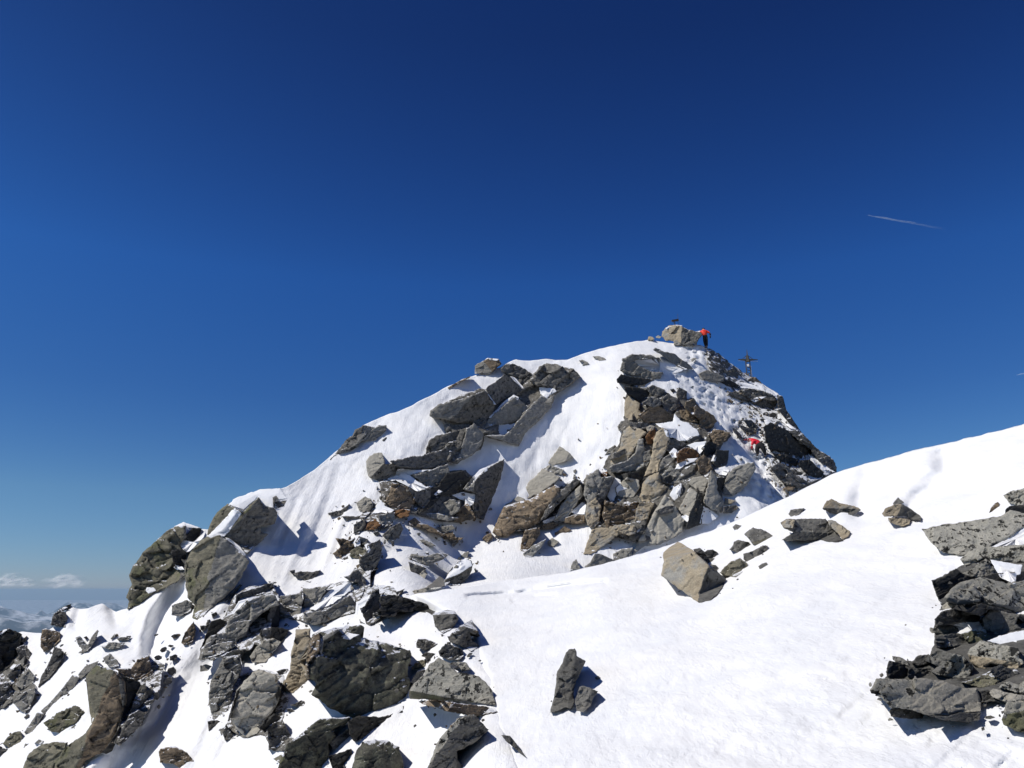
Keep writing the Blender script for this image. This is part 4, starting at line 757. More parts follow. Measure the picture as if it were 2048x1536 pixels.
# lower crag, couloir side
R('A3', '420,860 440,680 830,510 1000,440 1060,445 1090,410 1190,360 1300,430 1250,600 1500,625 1630,625 1570,800 1480,850 1280,925 1140,830 1080,775 920,780 730,820 600,850', 'd', 0.0, 'dark bedrock between the slabs of the lower crag', 'rock_outcrop', T=0.03, cells=0.06, csize=0.14, bed=0.6)
R('A3', '437,642 560,560 640,448 742,348 892,418 830,472 720,552 590,602', 'l', 0.45, 'smooth pale slab with a straight lower crack, right of the couloir bottom', 'rock_slab', T=0.2, cells=0.015)
R('A3', '783,302 880,167 962,230 988,262 930,292 820,328', 'l', 0.5, 'pale triangular stone lying on the couloir snow', 'rock', T=0.45, cells=0.02, ridge=[(1130, 925, 1138, 905, 0.0, 0.6)], bevel=0.05)
R('A3', '748,350 790,318 912,358 892,402 800,377', 'g', 0.4, 'grey stone between the pale triangle and the smooth slab')
R('A3', '338,862 380,760 430,648 640,592 840,478 882,500 870,562 840,622 760,702 720,772 620,832 540,832 460,892 380,888', 'b', 0.3, 'large brown slab under the smooth pale slab', 'rock_slab', T=0.3, cells=0.07, csize=0.3, bed=0.5, bevel=0.12)
R('A3', '828,582 900,518 1000,428 1052,440 960,542 860,642 770,742 718,772 760,690', 'd', 0.15, 'dark diagonal slab right of the large brown slab', 'rock_slab', T=0.25, bed=0.7)
R('A3', '828,762 880,648 950,558 1050,478 1062,560 980,682 920,772', 'l', 0.3, 'pale diagonal slab next to the dark diagonal slab', 'rock_slab', T=0.3, bed=0.7, ridge=[(1135, 1020, 1160, 980, 0, 0.3)])
R('A3', '1068,562 1090,400 1190,348 1212,420 1290,408 1322,420 1252,560 1202,662 1192,782 1150,832 1098,802 1078,720 1095,620', 'g', 0.25, 'grey pillar with a rusty tan foot at the left of the lower crag', 'rock_pillar', T=0.4, cells=0.06, ridge=[(1185, 1010, 1205, 955, 0, 0.5)], mat2='d')
R('A3', '1085,720 1100,630 1170,580 1210,650 1195,782 1150,835 1100,805', 't', 0.3, 'rusty tan foot block of the grey pillar', lift=0.15)
R('A3', '1200,395 1225,370 1262,375 1250,420 1210,420', 'r', 0.4, 'ochre stone on top of the grey pillar')
R('A3', '1238,602 1400,650 1480,608 1515,620 1482,742 1380,782 1250,822 1218,722', 'b', 0.1, 'brown layered rock in the middle of the lower crag', T=0.25, bed=0.2, cells=0.16)
R('A3', '1488,682 1520,618 1640,618 1602,702 1582,752 1478,772', 't', 0.25, 'tan layered block left of the big foot slab', T=0.25, bed=0.2)
R('A3', '1068,1030 1100,930 1138,832 1250,818 1380,790 1485,808 1485,862 1430,882 1350,872 1280,932 1210,992 1130,1035', 't', 0.4, 'low grey-tan slab at the bottom of the lower crag', 'rock_slab', T=0.2, cells=0.05)
R('A3', '1330,850 1380,795 1430,800 1490,830 1480,870 1430,885', 't', 0.3, 'two-humped tan stone on the low grey-tan slab')
R('A3', '575,905 600,840 720,818 722,872 660,962 610,1022 562,1000', 'b', 0.15, 'brown tooth of rock hanging below the large brown slab', T=0.35)
R('A3', '585,1030 660,965 772,908 742,962 660,1055 600,1055', 'g', 0.15, 'grey stone right under the brown tooth')
R('A3', '778,932 820,903 872,935 832,972 788,962', 'l', 0.45, 'small pale stone right of the grey stone under the brown tooth')
R('A3', '838,862 920,808 972,840 900,882 838,902', 'b', 0.25, 'small brown stone below the pale diagonal slab')
R('A3', '728,792 830,778 872,800 820,832 738,832', 'b', 0.2, 'brown rubble between brown slab and pale diagonal slab')
R('A3', '920,742 1000,715 1080,722 1082,785 1000,792 918,782', 'b', 0.3, 'brown flat stone at the left foot of the grey pillar')
snow_bit('A3', '965,695 1060,615 1090,640 1078,715 1000,712')
snow_bit('A3', '735,775 800,740 860,720 830,765 760,790')
R('A3', '958,1168 980,1098 1010,1073 1045,1150', 'g', 0.3, 'grey stone at the near snow edge, leftmost of three')
R('A3', '1045,1155 1120,1098 1160,1028 1200,1028 1315,1080 1150,1135', 'g', 0.3, 'grey stone at the near snow edge, middle of three', T=0.3, ridge=[(1182, 1130, 1192, 1108, -.2, 0.4)])
R('A3', '1305,1030 1380,988 1465,983 1442,1052 1308,1088', 'g', 0.35, 'grey stone at the near snow edge, rightmost of three')
R('A3', '985,365 1005,350 1012,375 990,385', 'g', 0.3, 'pebble on the couloir snow above the dark diagonal slab')
R('A3', '1238,242 1270,188 1322,158 1302,222', 'g', 0.3, 'grey stone at the couloir\'s right rim'); R('A3', '1198,270 1222,255 1230,268 1205,280', 'g', 0.3, 'pebble left of the grey stone at the couloir\'s right rim')
R('A2', '1030,165 1060,157 1100,175 1112,195 1060,205 1075,180', 'g', 0.3, 'small grey stone on the upper snow near the crest'); R('A2', '1140,130 1190,128 1240,145 1248,160 1190,165', 'g', 0.45, 'flat grey stone highest on the upper snow left of the summit')
# ================================================================== right ridge
R('A4', '860,170 850,75 900,80 1000,150 1100,225 1190,305 1300,355 1415,440 1462,540 1610,745 1750,890 1885,1050 1800,1110 1700,1160 1600,1200 1500,1180 1380,1025 1345,950 1340,860 1330,700 1300,610 1220,530 1120,450 1050,380 960,300 880,240', 'w', -0.1, 'snow-dusted dark bedrock of the right ridge under the cross', 'rock_outcrop', T=0.05, cells=0.06, csize=0.06, bed=-0.5)
R('A4', '423,80 440,60 520,95 600,108 642,150 720,198 745,232 690,242 620,212 560,172 480,112', 'g', -0.05, 'long dark-grey rock slanting in the snow below the summit boulder', T=0.3, bed=-0.6, ridge=[(1325, 705, 1375, 735, -0.3, 0.3)])
R('A4', '788,272 850,238 940,268 1002,300 982,332 900,332 818,312', 'g', 0.05, 'grey-brown slab on the right ridge left of the cross', 'rock_slab', T=0.2, cells=0.04, bed=-0.5)
R('A4', '955,332 1040,318 1112,360 1092,388 1000,362', 'k', -0.1, 'black rock on the right ridge below the grey-brown slab', bed=-0.5)
R('A4', '1108,402 1200,388 1310,408 1402,450 1425,500 1380,552 1280,542 1200,492 1130,452', 'd', 0.0, 'dark layered block on the right ridge below the cross', 'boulder', T=0.3, cells=0.16, csize=0.2, bed=-0.3)
snow_bit('A4', '1205,480 1260,455 1330,452 1300,470 1240,500'); snow_bit('A4', '1110,335 1200,350 1310,395 1400,440 1420,460 1320,410 1210,388 1120,385')
R('A4', '1310,692 1360,658 1500,720 1542,780 1662,860 1685,912 1600,932 1500,902 1400,882 1350,872 1318,780', 'k', -0.3, 'big black rock right of the crouching climber', 'boulder', T=0.35, cells=0.06, csize=0.4)
R('A4', '1375,902 1500,918 1592,960 1572,1012 1450,972', 'k', -0.25, 'black rock below the big black one beside the climber', T=0.2)
R('A4', '1595,962 1680,958 1782,1060 1802,1102 1720,1102 1640,1052 1588,1002', 'k', -0.2, 'black rock at the lower right of the right ridge', T=0.25)
R('A4', '1365,1022 1430,978 1500,1008 1562,1080 1642,1120 1685,1150 1600,1182 1500,1162 1430,1112', 'd', 0.05, 'dark layered slab near the bottom of the right ridge above the near snow', 'rock_slab', T=0.25, bed=-0.5, cells=0.14)
R('A4', '1495,722 1560,718 1622,750 1702,830 1762,890 1842,928 1885,990 1897,1052 1860,1062 1760,982 1680,872 1560,782', 'w', 0.05, 'smooth grey skyline slab falling right from the ridge', 'rock_slab', T=0.2, cells=0.04, bed=-0.8)
R('A4', '1415,432 1462,448 1482,540 1545,640 1615,742 1560,722 1480,622 1425,560', 'w', -0.1, 'steep rock step on the skyline below the cross', T=0.2)
snow_bit('A4', '1420,590 1450,600 1540,690 1580,720 1520,705 1440,640'); snow_bit('A4', '1660,910 1720,940 1850,1040 1880,1055 1800,1060 1720,1000')
R('A4', '1098,672 1180,698 1252,740 1200,752 1130,712', 'd', 0.05, 'dark blade left of and above the crouching climber', bed=-0.5); R('A4', '1148,642 1210,638 1272,700 1235,722 1180,692', 'd', 0.0, 'dark blade directly above the crouching climber', bed=-0.5)
R('A4', '1055,700 1090,715 1130,760 1145,800 1110,775 1070,740', 'd', 0, 'narrow dark rock left of the crouching climber\'s hands')
R('A4', '1020,430 1080,408 1160,450 1192,492 1120,472', 'd', 0.05, 'dark rock beside the trodden snow on the right ridge', bed=-0.5)
R('A4', '1458,1192 1500,1172 1562,1180 1540,1202 1480,1217', 'b', 0.3, 'brown stone at the near snow edge below the right ridge')
R('A4', '1738,952 1820,928 1882,990 1865,1042 1780,992', 'd', 0.0, 'dark stone on the skyline slab at far right of the ridge')
blobs('A4', [(1130, 500, 22, 12), (1040, 420, 14, 8), (1320, 590, 24, 14), (1380, 600, 30, 20), (1300, 635, 20, 10), (1420, 660, 24, 14), (1350, 560, 18, 10), (1130, 955, 13, 12), (1640, 1080, 16, 10), (1600, 1060, 14, 9)], 'd', 0, 'small dark stone peppered over the right ridge', 'stones on the right ridge')
# ================================================================== near snow slope
R('B1', '210,840 260,800 360,720 440,662 510,690 590,745 690,800 930,1030 1010,1110 1150,1200 1218,1260 1140,1430 1050,1536 960,1600 780,1645 540,1480 380,1360 182,1210 215,1000', 't', 0.42, 'tan box-shaped boulder with a dark right side on the near snow slope', 'boulder', ridge=[(1392, 1205, 1417, 1131, 0.0, 1.3)], mat2='d', T=0.7, cells=0.03, csize=0.5, bevel=0.05, rough=0.015)
R('B1', '688,790 790,763 880,830 920,798 1010,788 1085,850 1000,972 930,1015 850,952 740,862', 'd', 0.1, 'dark rubble tucked behind the tan box-shaped boulder', T=0.4, cells=0.2)
R('B1', '1110,1162 1190,1078 1290,988 1440,918 1482,960 1562,1010 1567,1090 1400,1212 1350,1238 1200,1202', 'n', 0.3, 'mossy brown stone right of the tan box-shaped boulder', T=0.6, ridge=[(1480, 1150, 1487, 1120, 0.0, 0.5)])
R('B1', '950,1025 1050,1040 1100,1090 1120,1140 1040,1120', 'd', 0, 'dark sliver between the tan boulder and the mossy stone')
R('B1', '1488,862 1640,818 1790,738 1882,728 1888,780 1830,842 1802,892 1650,962 1560,992 1498,952', 'g', 0.15, 'long grey stone behind the mossy stone', T=0.5)
R('B1', '1268,792 1330,728 1340,668 1420,638 1592,678 1598,730 1470,872 1400,852', 'g', 0.25, 'angular grey stone left of the rounded greenish stone', T=0.6, ridge=[(1478, 1100, 1490, 1084, 0.0, 0.6)], mat2='d')
R('B1', '1512,550 1590,468 1650,443 1780,463 1850,498 1960,568 1998,610 1880,692 1870,722 1760,758 1660,722 1600,642', 'g', 0.2, 'rounded greenish-grey stone, highest of the cluster by the tan boulder', T=0.65, cells=0.05, bevel=0.2, mat2='n', ridge=[(1500, 1085, 1540, 1075, 0.1, 0.1)])
R('B1', '1318,432 1370,383 1465,410 1400,472 1340,472', 'g', 0.3, 'small grey stone alone near the crest of the near snow', T=0.4)
R('B1', '1733,1062 1790,1018 1862,998 1893,1075 1800,1108 1750,1102', 'g', 0.3, 'little grey stone below the rounded greenish stone')
R('B1', '1380,1270 1410,1250 1420,1270 1390,1285', 'd', 0, 'pebble in the shadow under the mossy stone')
R('B5', '433,792 470,728 510,710 560,740 640,760 720,778 745,800 700,832 600,837 500,827', 't', 0.3, 'wedge stone with a tan top in the upper near snow', T=0.6, ridge=[(1646, 1016, 1720, 1018, 0.1, 0.8)], mat2='d')
R('B5', '163,832 180,798 240,790 292,783 250,832 200,862', 'g', 0.2, 'small grey stone above the wide flat stone on the near slope', T=0.5)
R('B5', '98,902 150,868 220,872 460,868 482,900 560,1002 602,1042 560,1057 480,1052 400,1032 280,1052 230,1042 170,1052 108,1042 150,1010 200,980 120,942', 'g', 0.15, 'wide flat stone casting a square shadow on the near slope', 'rock_slab', T=0.7, mat2='d', ridge=[(1565, 1062, 1665, 1066, 0.15, 0.7)], cells=0.06)
R('B5', '100,900 150,870 218,872 200,945 125,942', 't', 0.4, 'tan left end piece of the wide flat stone', lift=0.25)
R('B5', '478,882 520,878 600,930 663,975 642,1012 600,1037 540,972 488,922', 't', 0.45, 'yellow-tan plate leaning on the right end of the wide flat stone', 'rock_slab', T=0.5)
R('B5', '913,832 940,788 1000,758 1080,753 1140,790 1222,850 1228,882 1180,882 1140,872 1100,852 1000,852 930,852', 't', 0.3, 'middle stone of the little three-stone stack, tan left and grey right', T=0.7, ridge=[(1795, 1030, 1804, 1008, 0.0, 0.6)], mat2='d', cells=0.06)
R('B5', '958,862 1040,860 1142,880 1130,912 1070,932 980,902', 't', 0.3, 'bottom stone of the little three-stone stack', T=0.5)
R('B5', '998,747 1040,698 1092,740 1060,757 1010,764', 'g', 0.3, 'small top stone of the little three-stone stack', T=0.5, lift=0.2)
R('B5', '1762,842 1780,790 1810,748 1840,733 1852,770 1812,790 1812,832 1790,847', 'b', 0.3, 'small rusty-grey stone left of the right-hand rock pile', T=0.5)
# right-hand rock pile
R('B6', '1318,40 1420,-20 1560,-80 1900,-140 2110,-200 2110,1000 1990,1000 1850,1000 1700,1020 1500,1030 1300,1030 1080,1020 950,1000 880,940 900,850 955,800 960,700 1140,690 1210,640 1290,630 1330,560 1330,420 1340,330 1400,230 1350,150', 'd', 0.1, 'dark broken bedrock under the right-hand rock pile', 'rock_outcrop', T=0.02, perc=60, cells=0.035, csize=0.07, bed=0.1)
R('B5', '1883,682 1940,648 2110,615 2110,772 2000,772 1930,742', 'p', 0.3, 'rounded spotted boulder topmost in the right-hand rock pile', 'boulder', T=0.6, perc=94)
R('B5', '1895,802 1930,768 2048,758 2110,840 1900,855', 'k', -0.1, 'black rock under the topmost spotted boulder', T=0.2, perc=94)
R('B5', '1228,952 1400,918 1600,893 1860,848 1940,800 2110,830 2110,902 1900,1042 1780,1098 1540,1163 1400,1143 1300,1062 1268,1012', 'p', 0.45, 'long spotted grey slab pointing left from the rock pile', 'rock_slab', T=0.35, cells=0.04, csize=0.5, step=2.2, perc=94)
R('B5', '1538,1192 1620,1118 1700,1098 1900,1088 2110,1072 2110,1222 1900,1217 1720,1192 1640,1232 1570,1252', 'p', 0.3, 'spotted grey block below the long spotted slab', 'boulder', T=0.4, step=2.2, perc=94)
snow_bit('B5', '1780,1098 1900,1042 2048,940 2120,910 2120,1072 1950,1085')
R('B5', '1500,1330 1600,1288 1740,1188 1790,1218 1852,1340 1700,1348', 'p', 0.3, 'triangular grey block in the rock pile left of a snow pocket', 'rock', T=0.5, ridge=[(1955, 1155, 1975, 1120, 0, 0.4)], perc=94)
R('B6', '1303,35 1400,8 1500,-60 1560,-20 1700,20 1500,62 1430,142 1400,192 1360,182 1328,100', 'k', 0.1, 'black spotted nose of the big overhanging slab in the rock pile', T=0.4, cells=0.12, perc=94)
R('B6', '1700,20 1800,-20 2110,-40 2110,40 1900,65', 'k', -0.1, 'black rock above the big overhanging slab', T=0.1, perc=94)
R('B6', '1408,170 1450,118 1540,48 1700,13 1800,28 1900,58 2110,28 2110,342 1900,267 1700,212 1520,232 1408,192', 'p', 0.15, 'big overhanging slab in the upper part of the rock pile', 'rock_slab', T=0.7, cells=0.06, ridge=[(1890, 1195, 2048, 1215, 0.0, 0.7)], mat2='g', step=2.4, perc=94)
snow_bit('B5', '1778,1198 1900,1218 2032,1240 2022,1312 1990,1322 1980,1398 1860,1342')
R('B6', '1500,235 1700,214 1900,268 2110,345 2110,420 1990,330 1780,262 1700,322 1480,262', 'k', -0.5, 'gap painted shadow-black under the big overhanging slab', 'rock', T=0.02, perc=94)  # shadow under the slab painted with black material
R('B6', '1393,240 1430,208 1502,235 1440,267 1400,277', 'l', 0.5, 'small pale stone under the nose of the big overhanging slab', perc=94)
R('B6', '1333,352 1380,288 1480,258 1700,318 1690,372 1560,372 1480,392 1350,402', 'd', -0.1, 'dark rock layer under the big overhanging slab', T=0.3, bed=0.1, perc=94)
R('B6', '1315,432 1340,398 1470,398 1505,430 1460,462 1335,462', 'g', 0.2, 'grey layer at the left edge of the rock pile, upper', T=0.4, bed=0.05, perc=94)
R('B6', '1335,482 1460,463 1590,468 1645,540 1500,562 1360,582 1338,552', 'd', 0.1, 'dark layer at the left edge of the rock pile, lower', T=0.35, bed=0.05, perc=94)
snow_bit('B6', '1465,392 1530,365 1640,372 1690,365 1700,420 1640,430 1590,418')
R('B6', '1718,342 1780,263 1900,288 2012,310 1982,380 2022,422 1900,462 1800,452 1728,422', 'g', 0.15, 'smooth bluish-grey block under the overhanging slab', 'boulder', T=0.5, cells=0.05, perc=94)
R('B6', '1548,462 1620,433 1700,438 1792,480 1760,512 1640,542 1578,512', 'n', 0.2, 'brown-green stone in the middle of the rock pile', T=0.5, perc=94)
R('B6', '1668,432 1700,403 1727,425 1690,447', 'l', 0.5, 'tiny cream stone on the brown-green stone', lift=0.4, perc=94)
snow_bit('B6', '1750,520 1850,480 2000,440 2110,430 2110,600 1990,560 1850,545')
R('B6', '1598,622 1620,578 1700,513 1850,543 2000,578 2042,700 1980,747 1880,722 1780,702 1740,742 1680,732 1618,682', 'p', 0.35, 'broad pale block in the right middle of the rock pile', 'boulder', T=0.5, ridge=[(1940, 1310, 2030, 1325, 0.2, 0.3)], mat2='t', step=2.2, perc=94)
R('B6', '1288,642 1310,598 1360,578 1440,608 1560,638 1645,720 1622,802 1560,832 1350,792 1308,762 1360,722 1288,692', 'g', 0.25, 'grey hump-backed block left of the broad pale block', 'boulder', T=0.55, ridge=[(1880, 1340, 1905, 1310, 0.1, 0.4)], mat2='p', step=2.2, perc=94)
R('B6', '1148,702 1200,638 1292,633 1292,702 1200,722', 'd', 0.2, 'dark stone left of the hump-backed block', T=0.4, perc=94)
R('B6', '953,802 948,740 970,678 1040,688 1120,738 1142,802 1100,832 970,822', 'd', 0.05, 'dark blocky stone on the left end of the long bottom slab', T=0.45, ridge=[(1780, 1350, 1786, 1325, 0, 0.5)], mat2='k', perc=94)
R('B6', '993,640 1060,648 1112,680 1133,722 1060,702 1000,672', 'g', 0.4, 'leaf-shaped stone on top of the dark blocky stone', lift=0.3, perc=94)
R('B6', '1120,738 1300,738 1325,790 1200,822 1118,812', 'd', 0.05, 'dark rubble on the long bottom slab', T=0.2, cells=0.2, perc=94)
R('B6', '817,912 868,818 1000,825 1150,830 1180,813 1400,838 1560,898 1682,898 1702,1002 1702,1082 1530,1092 1440,1122 1280,1112 1100,1062 980,1052 900,972 828,942', 'p', 0.22, 'long pale slab at the bottom left of the rock pile', 'rock_slab', T=0.55, cells=0.05, ridge=[(1820, 1420, 1835, 1352, -0.15, 0.08)], mat2='l', step=2.2, perc=94)
R('B6', '970,1072 1000,1052 1100,1060 1252,1110 1232,1142 1100,1142 980,1122', 'd', -0.3, 'dark underside stone below the long bottom slab', T=0.2, perc=94)
R('B6', '1278,1117 1440,1120 1540,1090 1702,1095 1692,1152 1600,1167 1400,1152', 'd', 0.0, 'dark flat stone under the right half of the long bottom slab', T=0.4, perc=94)
R('B6', '1540,852 1640,828 1700,798 1780,758 1862,830 1802,892 1680,892', 'n', 0.4, 'greenish pale plate above the long bottom slab', 'rock_slab', T=0.4, perc=94)
R('B6', '1768,742 1860,708 2002,770 1992,832 1880,832 1800,792', 'd', 0.1, 'dark bluish stone right of the greenish plate', T=0.4, perc=94)
R('B6', '1845,892 1900,838 2000,868 2110,798 2110,965 1980,932', 'p', 0.35, 'pale spotted slab at the right border of the rock pile', 'rock_slab', T=0.4, perc=94)
R('B6', '1698,922 1760,908 1822,972 1780,1012 1718,992', 'd', 0.1, 'dark stone at the right end of the long bottom slab', perc=94)
R('B6', '1768,932 1800,898 1900,928 2110,970 2110,1015 1900,1008 1798,972', 'l', 0.4, 'thin light plate below the pale border slab', 'rock_slab', T=0.3, perc=94)
R('B6', '1868,1152 1885,1085 1910,1008 2110,1010 2110,1255 1980,1243 1888,1192', 'p', 0.2, 'pale block at the bottom right corner of the rock pile', 'boulder', T=0.55, ridge=[(2005, 1430, 2050, 1420, -0.35, 0.0)], mat2='n', step=2.2, perc=94)
R('B6', '1730,1125 1780,1115 1820,1130 1780,1145 1740,1142', 'g', 0.3, 'small stone in the snow below the dark stone of the bottom slab', perc=94)
R('B6', '1705,1215 1728,1205 1735,1230 1712,1240', 'd', 0.1, 'pebble on the snow under the bottom slab', perc=94)
R('B7', '303,1092 330,990 350,870 360,770 400,700 430,610 460,588 502,578 522,640 592,680 562,742 512,850 492,942 502,1002 470,1062 430,1052 360,1082', 'g', 0.25, 'tall upright stone standing alone in the near snow', 'standing_rock', T=0.5, ridge=[(1138, 1400, 1152, 1310, 0.0, 0.55)], mat2='d', step=1.8)
R('B7', '503,1002 540,888 570,878 692,920 652,972 632,1042 570,1092 518,1082', 'g', 0.25, 'smaller stone at the foot of the tall upright stone', T=0.5, ridge=[(1168, 1420, 1180, 1385, 0.0, 0.4)], mat2='d')
R('B7', '662,808 690,798 708,812 690,830 668,825', 'g', 0.2, 'pebble right of the tall upright stone')

# RUBBLE: frost-shattered chips too small and too many to count
def rubble(name, zones, surf, mats, seed):
    rng = np.random.RandomState(seed); V, Fc, MI = [], [], []
    for (poly, n, r0, r1) in zones:
        P = pts_of('P', poly); k = 0
        for _ in range(n * 30):
            if k >= n: break
            x, y = rng.uniform(P[:, 0].min(), P[:, 0].max()), rng.uniform(P[:, 1].min(), P[:, 1].max())
            if not inside(P, np.array([x]), np.array([y]))[0]: continue
            c0 = float(sample(COMP[surf], x, y)); b0 = float(sample(BASE[surf], x, y))
            # chips gather round the foot of bigger stones and on ledges
            near = max(float(sample(BASE[surf], x + u, y + w) - sample(COMP[surf], x + u, y + w)) for u, w in ((8, 0), (-8, 0), (0, 8), (0, -8), (5, -14)))
            if near < 0.06 and rng.rand() > 0.06: continue
            if b0 - c0 > 0.05 and rng.rand() > 0.25: continue
            k += 1; r = math.exp(rng.uniform(math.log(r0), math.log(r1))) * c0 / F; c = at(x, y, c0 - 0.1 * r); n0 = len(V); m_ = 11
            D = rng.normal(0, 1, (m_, 3)); D /= np.linalg.norm(D, axis=1)[:, None]; ax = rng.uniform(0.45, 1.3, 3); pts = [Vector(q) for q in (D * ax * r)]
            bmv = bmesh.new(); [bmv.verts.new(q) for q in pts]; hull = bmesh.ops.convex_hull(bmv, input=bmv.verts); bmesh.ops.delete(bmv, geom=[g_ for g_ in hull['geom_interior'] if isinstance(g_, bmesh.types.BMVert)], context='VERTS'); bmv.verts.index_update()
            mi = rng.randint(len(mats))
            for v_ in bmv.verts: V.append(tuple(v_.co + Vector(c)))
            for f_ in bmv.faces: Fc.append([n0 + q.index for q in f_.verts]); MI.append(mi)
            bmv.free()
    o = link_mesh(name, V, Fc, [MATS[q] for q in mats], smooth=False, mat_idx=MI, origin=(0, 0, 0)); tag(o, kind='stuff'); return o
rubble('rubble', [('650,1010 760,960 960,960 990,1040 960,1130 700,1160 640,1100', 150, 1.5, 5), ('400,1160 700,1130 860,1180 830,1330 700,1280 560,1480 420,1480', 110, 1.5, 5), ('0,1260 130,1230 420,1260 340,1420 220,1536 0,1536', 70, 1.5, 5), ('1170,760 1300,720 1480,900 1500,1050 1300,1100 1000,1120 960,1060 1150,920', 170, 1.2, 4.5), ('1400,700 1500,750 1670,945 1560,1000 1500,900', 300, 1.1, 4.6), ('820,1230 980,1230 1000,1420 860,1536 560,1536 700,1440', 70, 1.5, 5)], 'A', ['d', 'g', 'b'], 5)
rubble('rubble', [('1860,1150 2048,1100 2048,1510 1740,1440 1740,1340', 60, 2, 7), ('1310,1080 1560,1040 1560,1170 1330,1210', 14, 1.2, 3), ('1100,1290 1210,1300 1210,1440 1100,1440', 6, 1.5, 3), ('1200,1150 2048,950 2048,1536 1100,1536', 5, 1.0, 2.2)], 'B', ['d', 'g'], 6)

# the snow itself, hollowed and banked round the stones
snow_surface('snow_slope', CREST_A, DA, -600, 2300, 4, 1980, 300, relief_A, SNOW_F)
snow_surface('snow_foreground', CREST_B, DB, 740, 2500, 3.5, 2500, 330, relief_B, SNOW)
# ================================================================== climbers
def tube_body(name, joints, bones, mat, parent, sub=2):
    """one continuous skin grown round a jointed skeleton: joints = {key: (x, y, z, radius)}"""
    keys = list(joints); idx = {k: i for i, k in enumerate(keys)}
    me = bpy.data.meshes.new(name); me.from_pydata([joints[k][:3] for k in keys], [(idx[a], idx[b]) for a, b in bones], []); me.update()
    ob = bpy.data.objects.new(name, me); COL.objects.link(ob)
    sk = ob.modifiers.new('skin', 'SKIN'); sk.use_smooth_shade = True
    if not me.skin_vertices: me.skin_vertices.new()
    for i, k in enumerate(keys):
        r = joints[k][3]; r = (r, r) if not hasattr(r, '__len__') else r
        me.skin_vertices[0].data[i].radius = r; me.skin_vertices[0].data[i].use_root = (i == 0)
    ob.modifiers.new('smooth', 'SUBSURF').levels = sub
    ob.modifiers['smooth'].render_levels = sub
    dg = bpy.context.evaluated_depsgraph_get(); m2 = bpy.data.meshes.new_from_object(ob.evaluated_get(dg))
    ob.modifiers.clear(); ob.data = m2; m2.materials.clear(); m2.materials.append(mat); m2.polygons.foreach_set('use_smooth', [True] * len(m2.polygons))
    ob.parent = parent; return ob

SKIN = plain('skin', (0.55, 0.33, 0.24), 0.6); ORANGE = plain('red_orange_shell', (0.80, 0.045, 0.02), 0.6); CRIMSON = plain('crimson_shell', (0.72, 0.008, 0.03), 0.6)
NAVY = plain('navy_cloth', (0.018, 0.022, 0.06), 0.8); BLACK = plain('black_cloth', (0.010, 0.010, 0.012), 0.85); DARKRED = plain('dark_red_cloth', (0.16, 0.012, 0.03), 0.8); BOOT = plain('boot_leather', (0.02, 0.02, 0.025), 0.5)

def hand_bones(J, B, wrist, tip, side):
    """palm, four unequal bent fingers and a thumb leaving the side of the palm"""
    w = np.array(J[wrist][:3]); d = np.array(tip, float) - w; d /= np.linalg.norm(d); up = np.array(side, float); s = np.cross(d, up); s /= np.linalg.norm(s)
    p = w + d * 0.07; J[wrist + 'palm'] = (*p, (0.042, 0.020)); B.append((wrist, wrist + 'palm'))
    for n, (o, ln) in enumerate(((-.033, .060), (-.011, .072), (.011, .066), (.033, .050))):
        a = p + s * o + d * 0.035; b = a + d * ln * .5 - np.array(up) * 0.012; c = b + d * ln * .4 - np.array(up) * 0.03
        for t, q in (('a', a), ('b', b), ('c', c)): J[f'{wrist}f{n}{t}'] = (*q, 0.0095)
        B += [(wrist + 'palm', f'{wrist}f{n}a'), (f'{wrist}f{n}a', f'{wrist}f{n}b'), (f'{wrist}f{n}b', f'{wrist}f{n}c')]
    t1 = w + d * 0.035 - s * 0.045; t2 = t1 + d * 0.035 - s * 0.02
    J[wrist + 't1'] = (*t1, 0.011); J[wrist + 't2'] = (*t2, 0.010); B += [(wrist, wrist + 't1'), (wrist + 't1', wrist + 't2')]

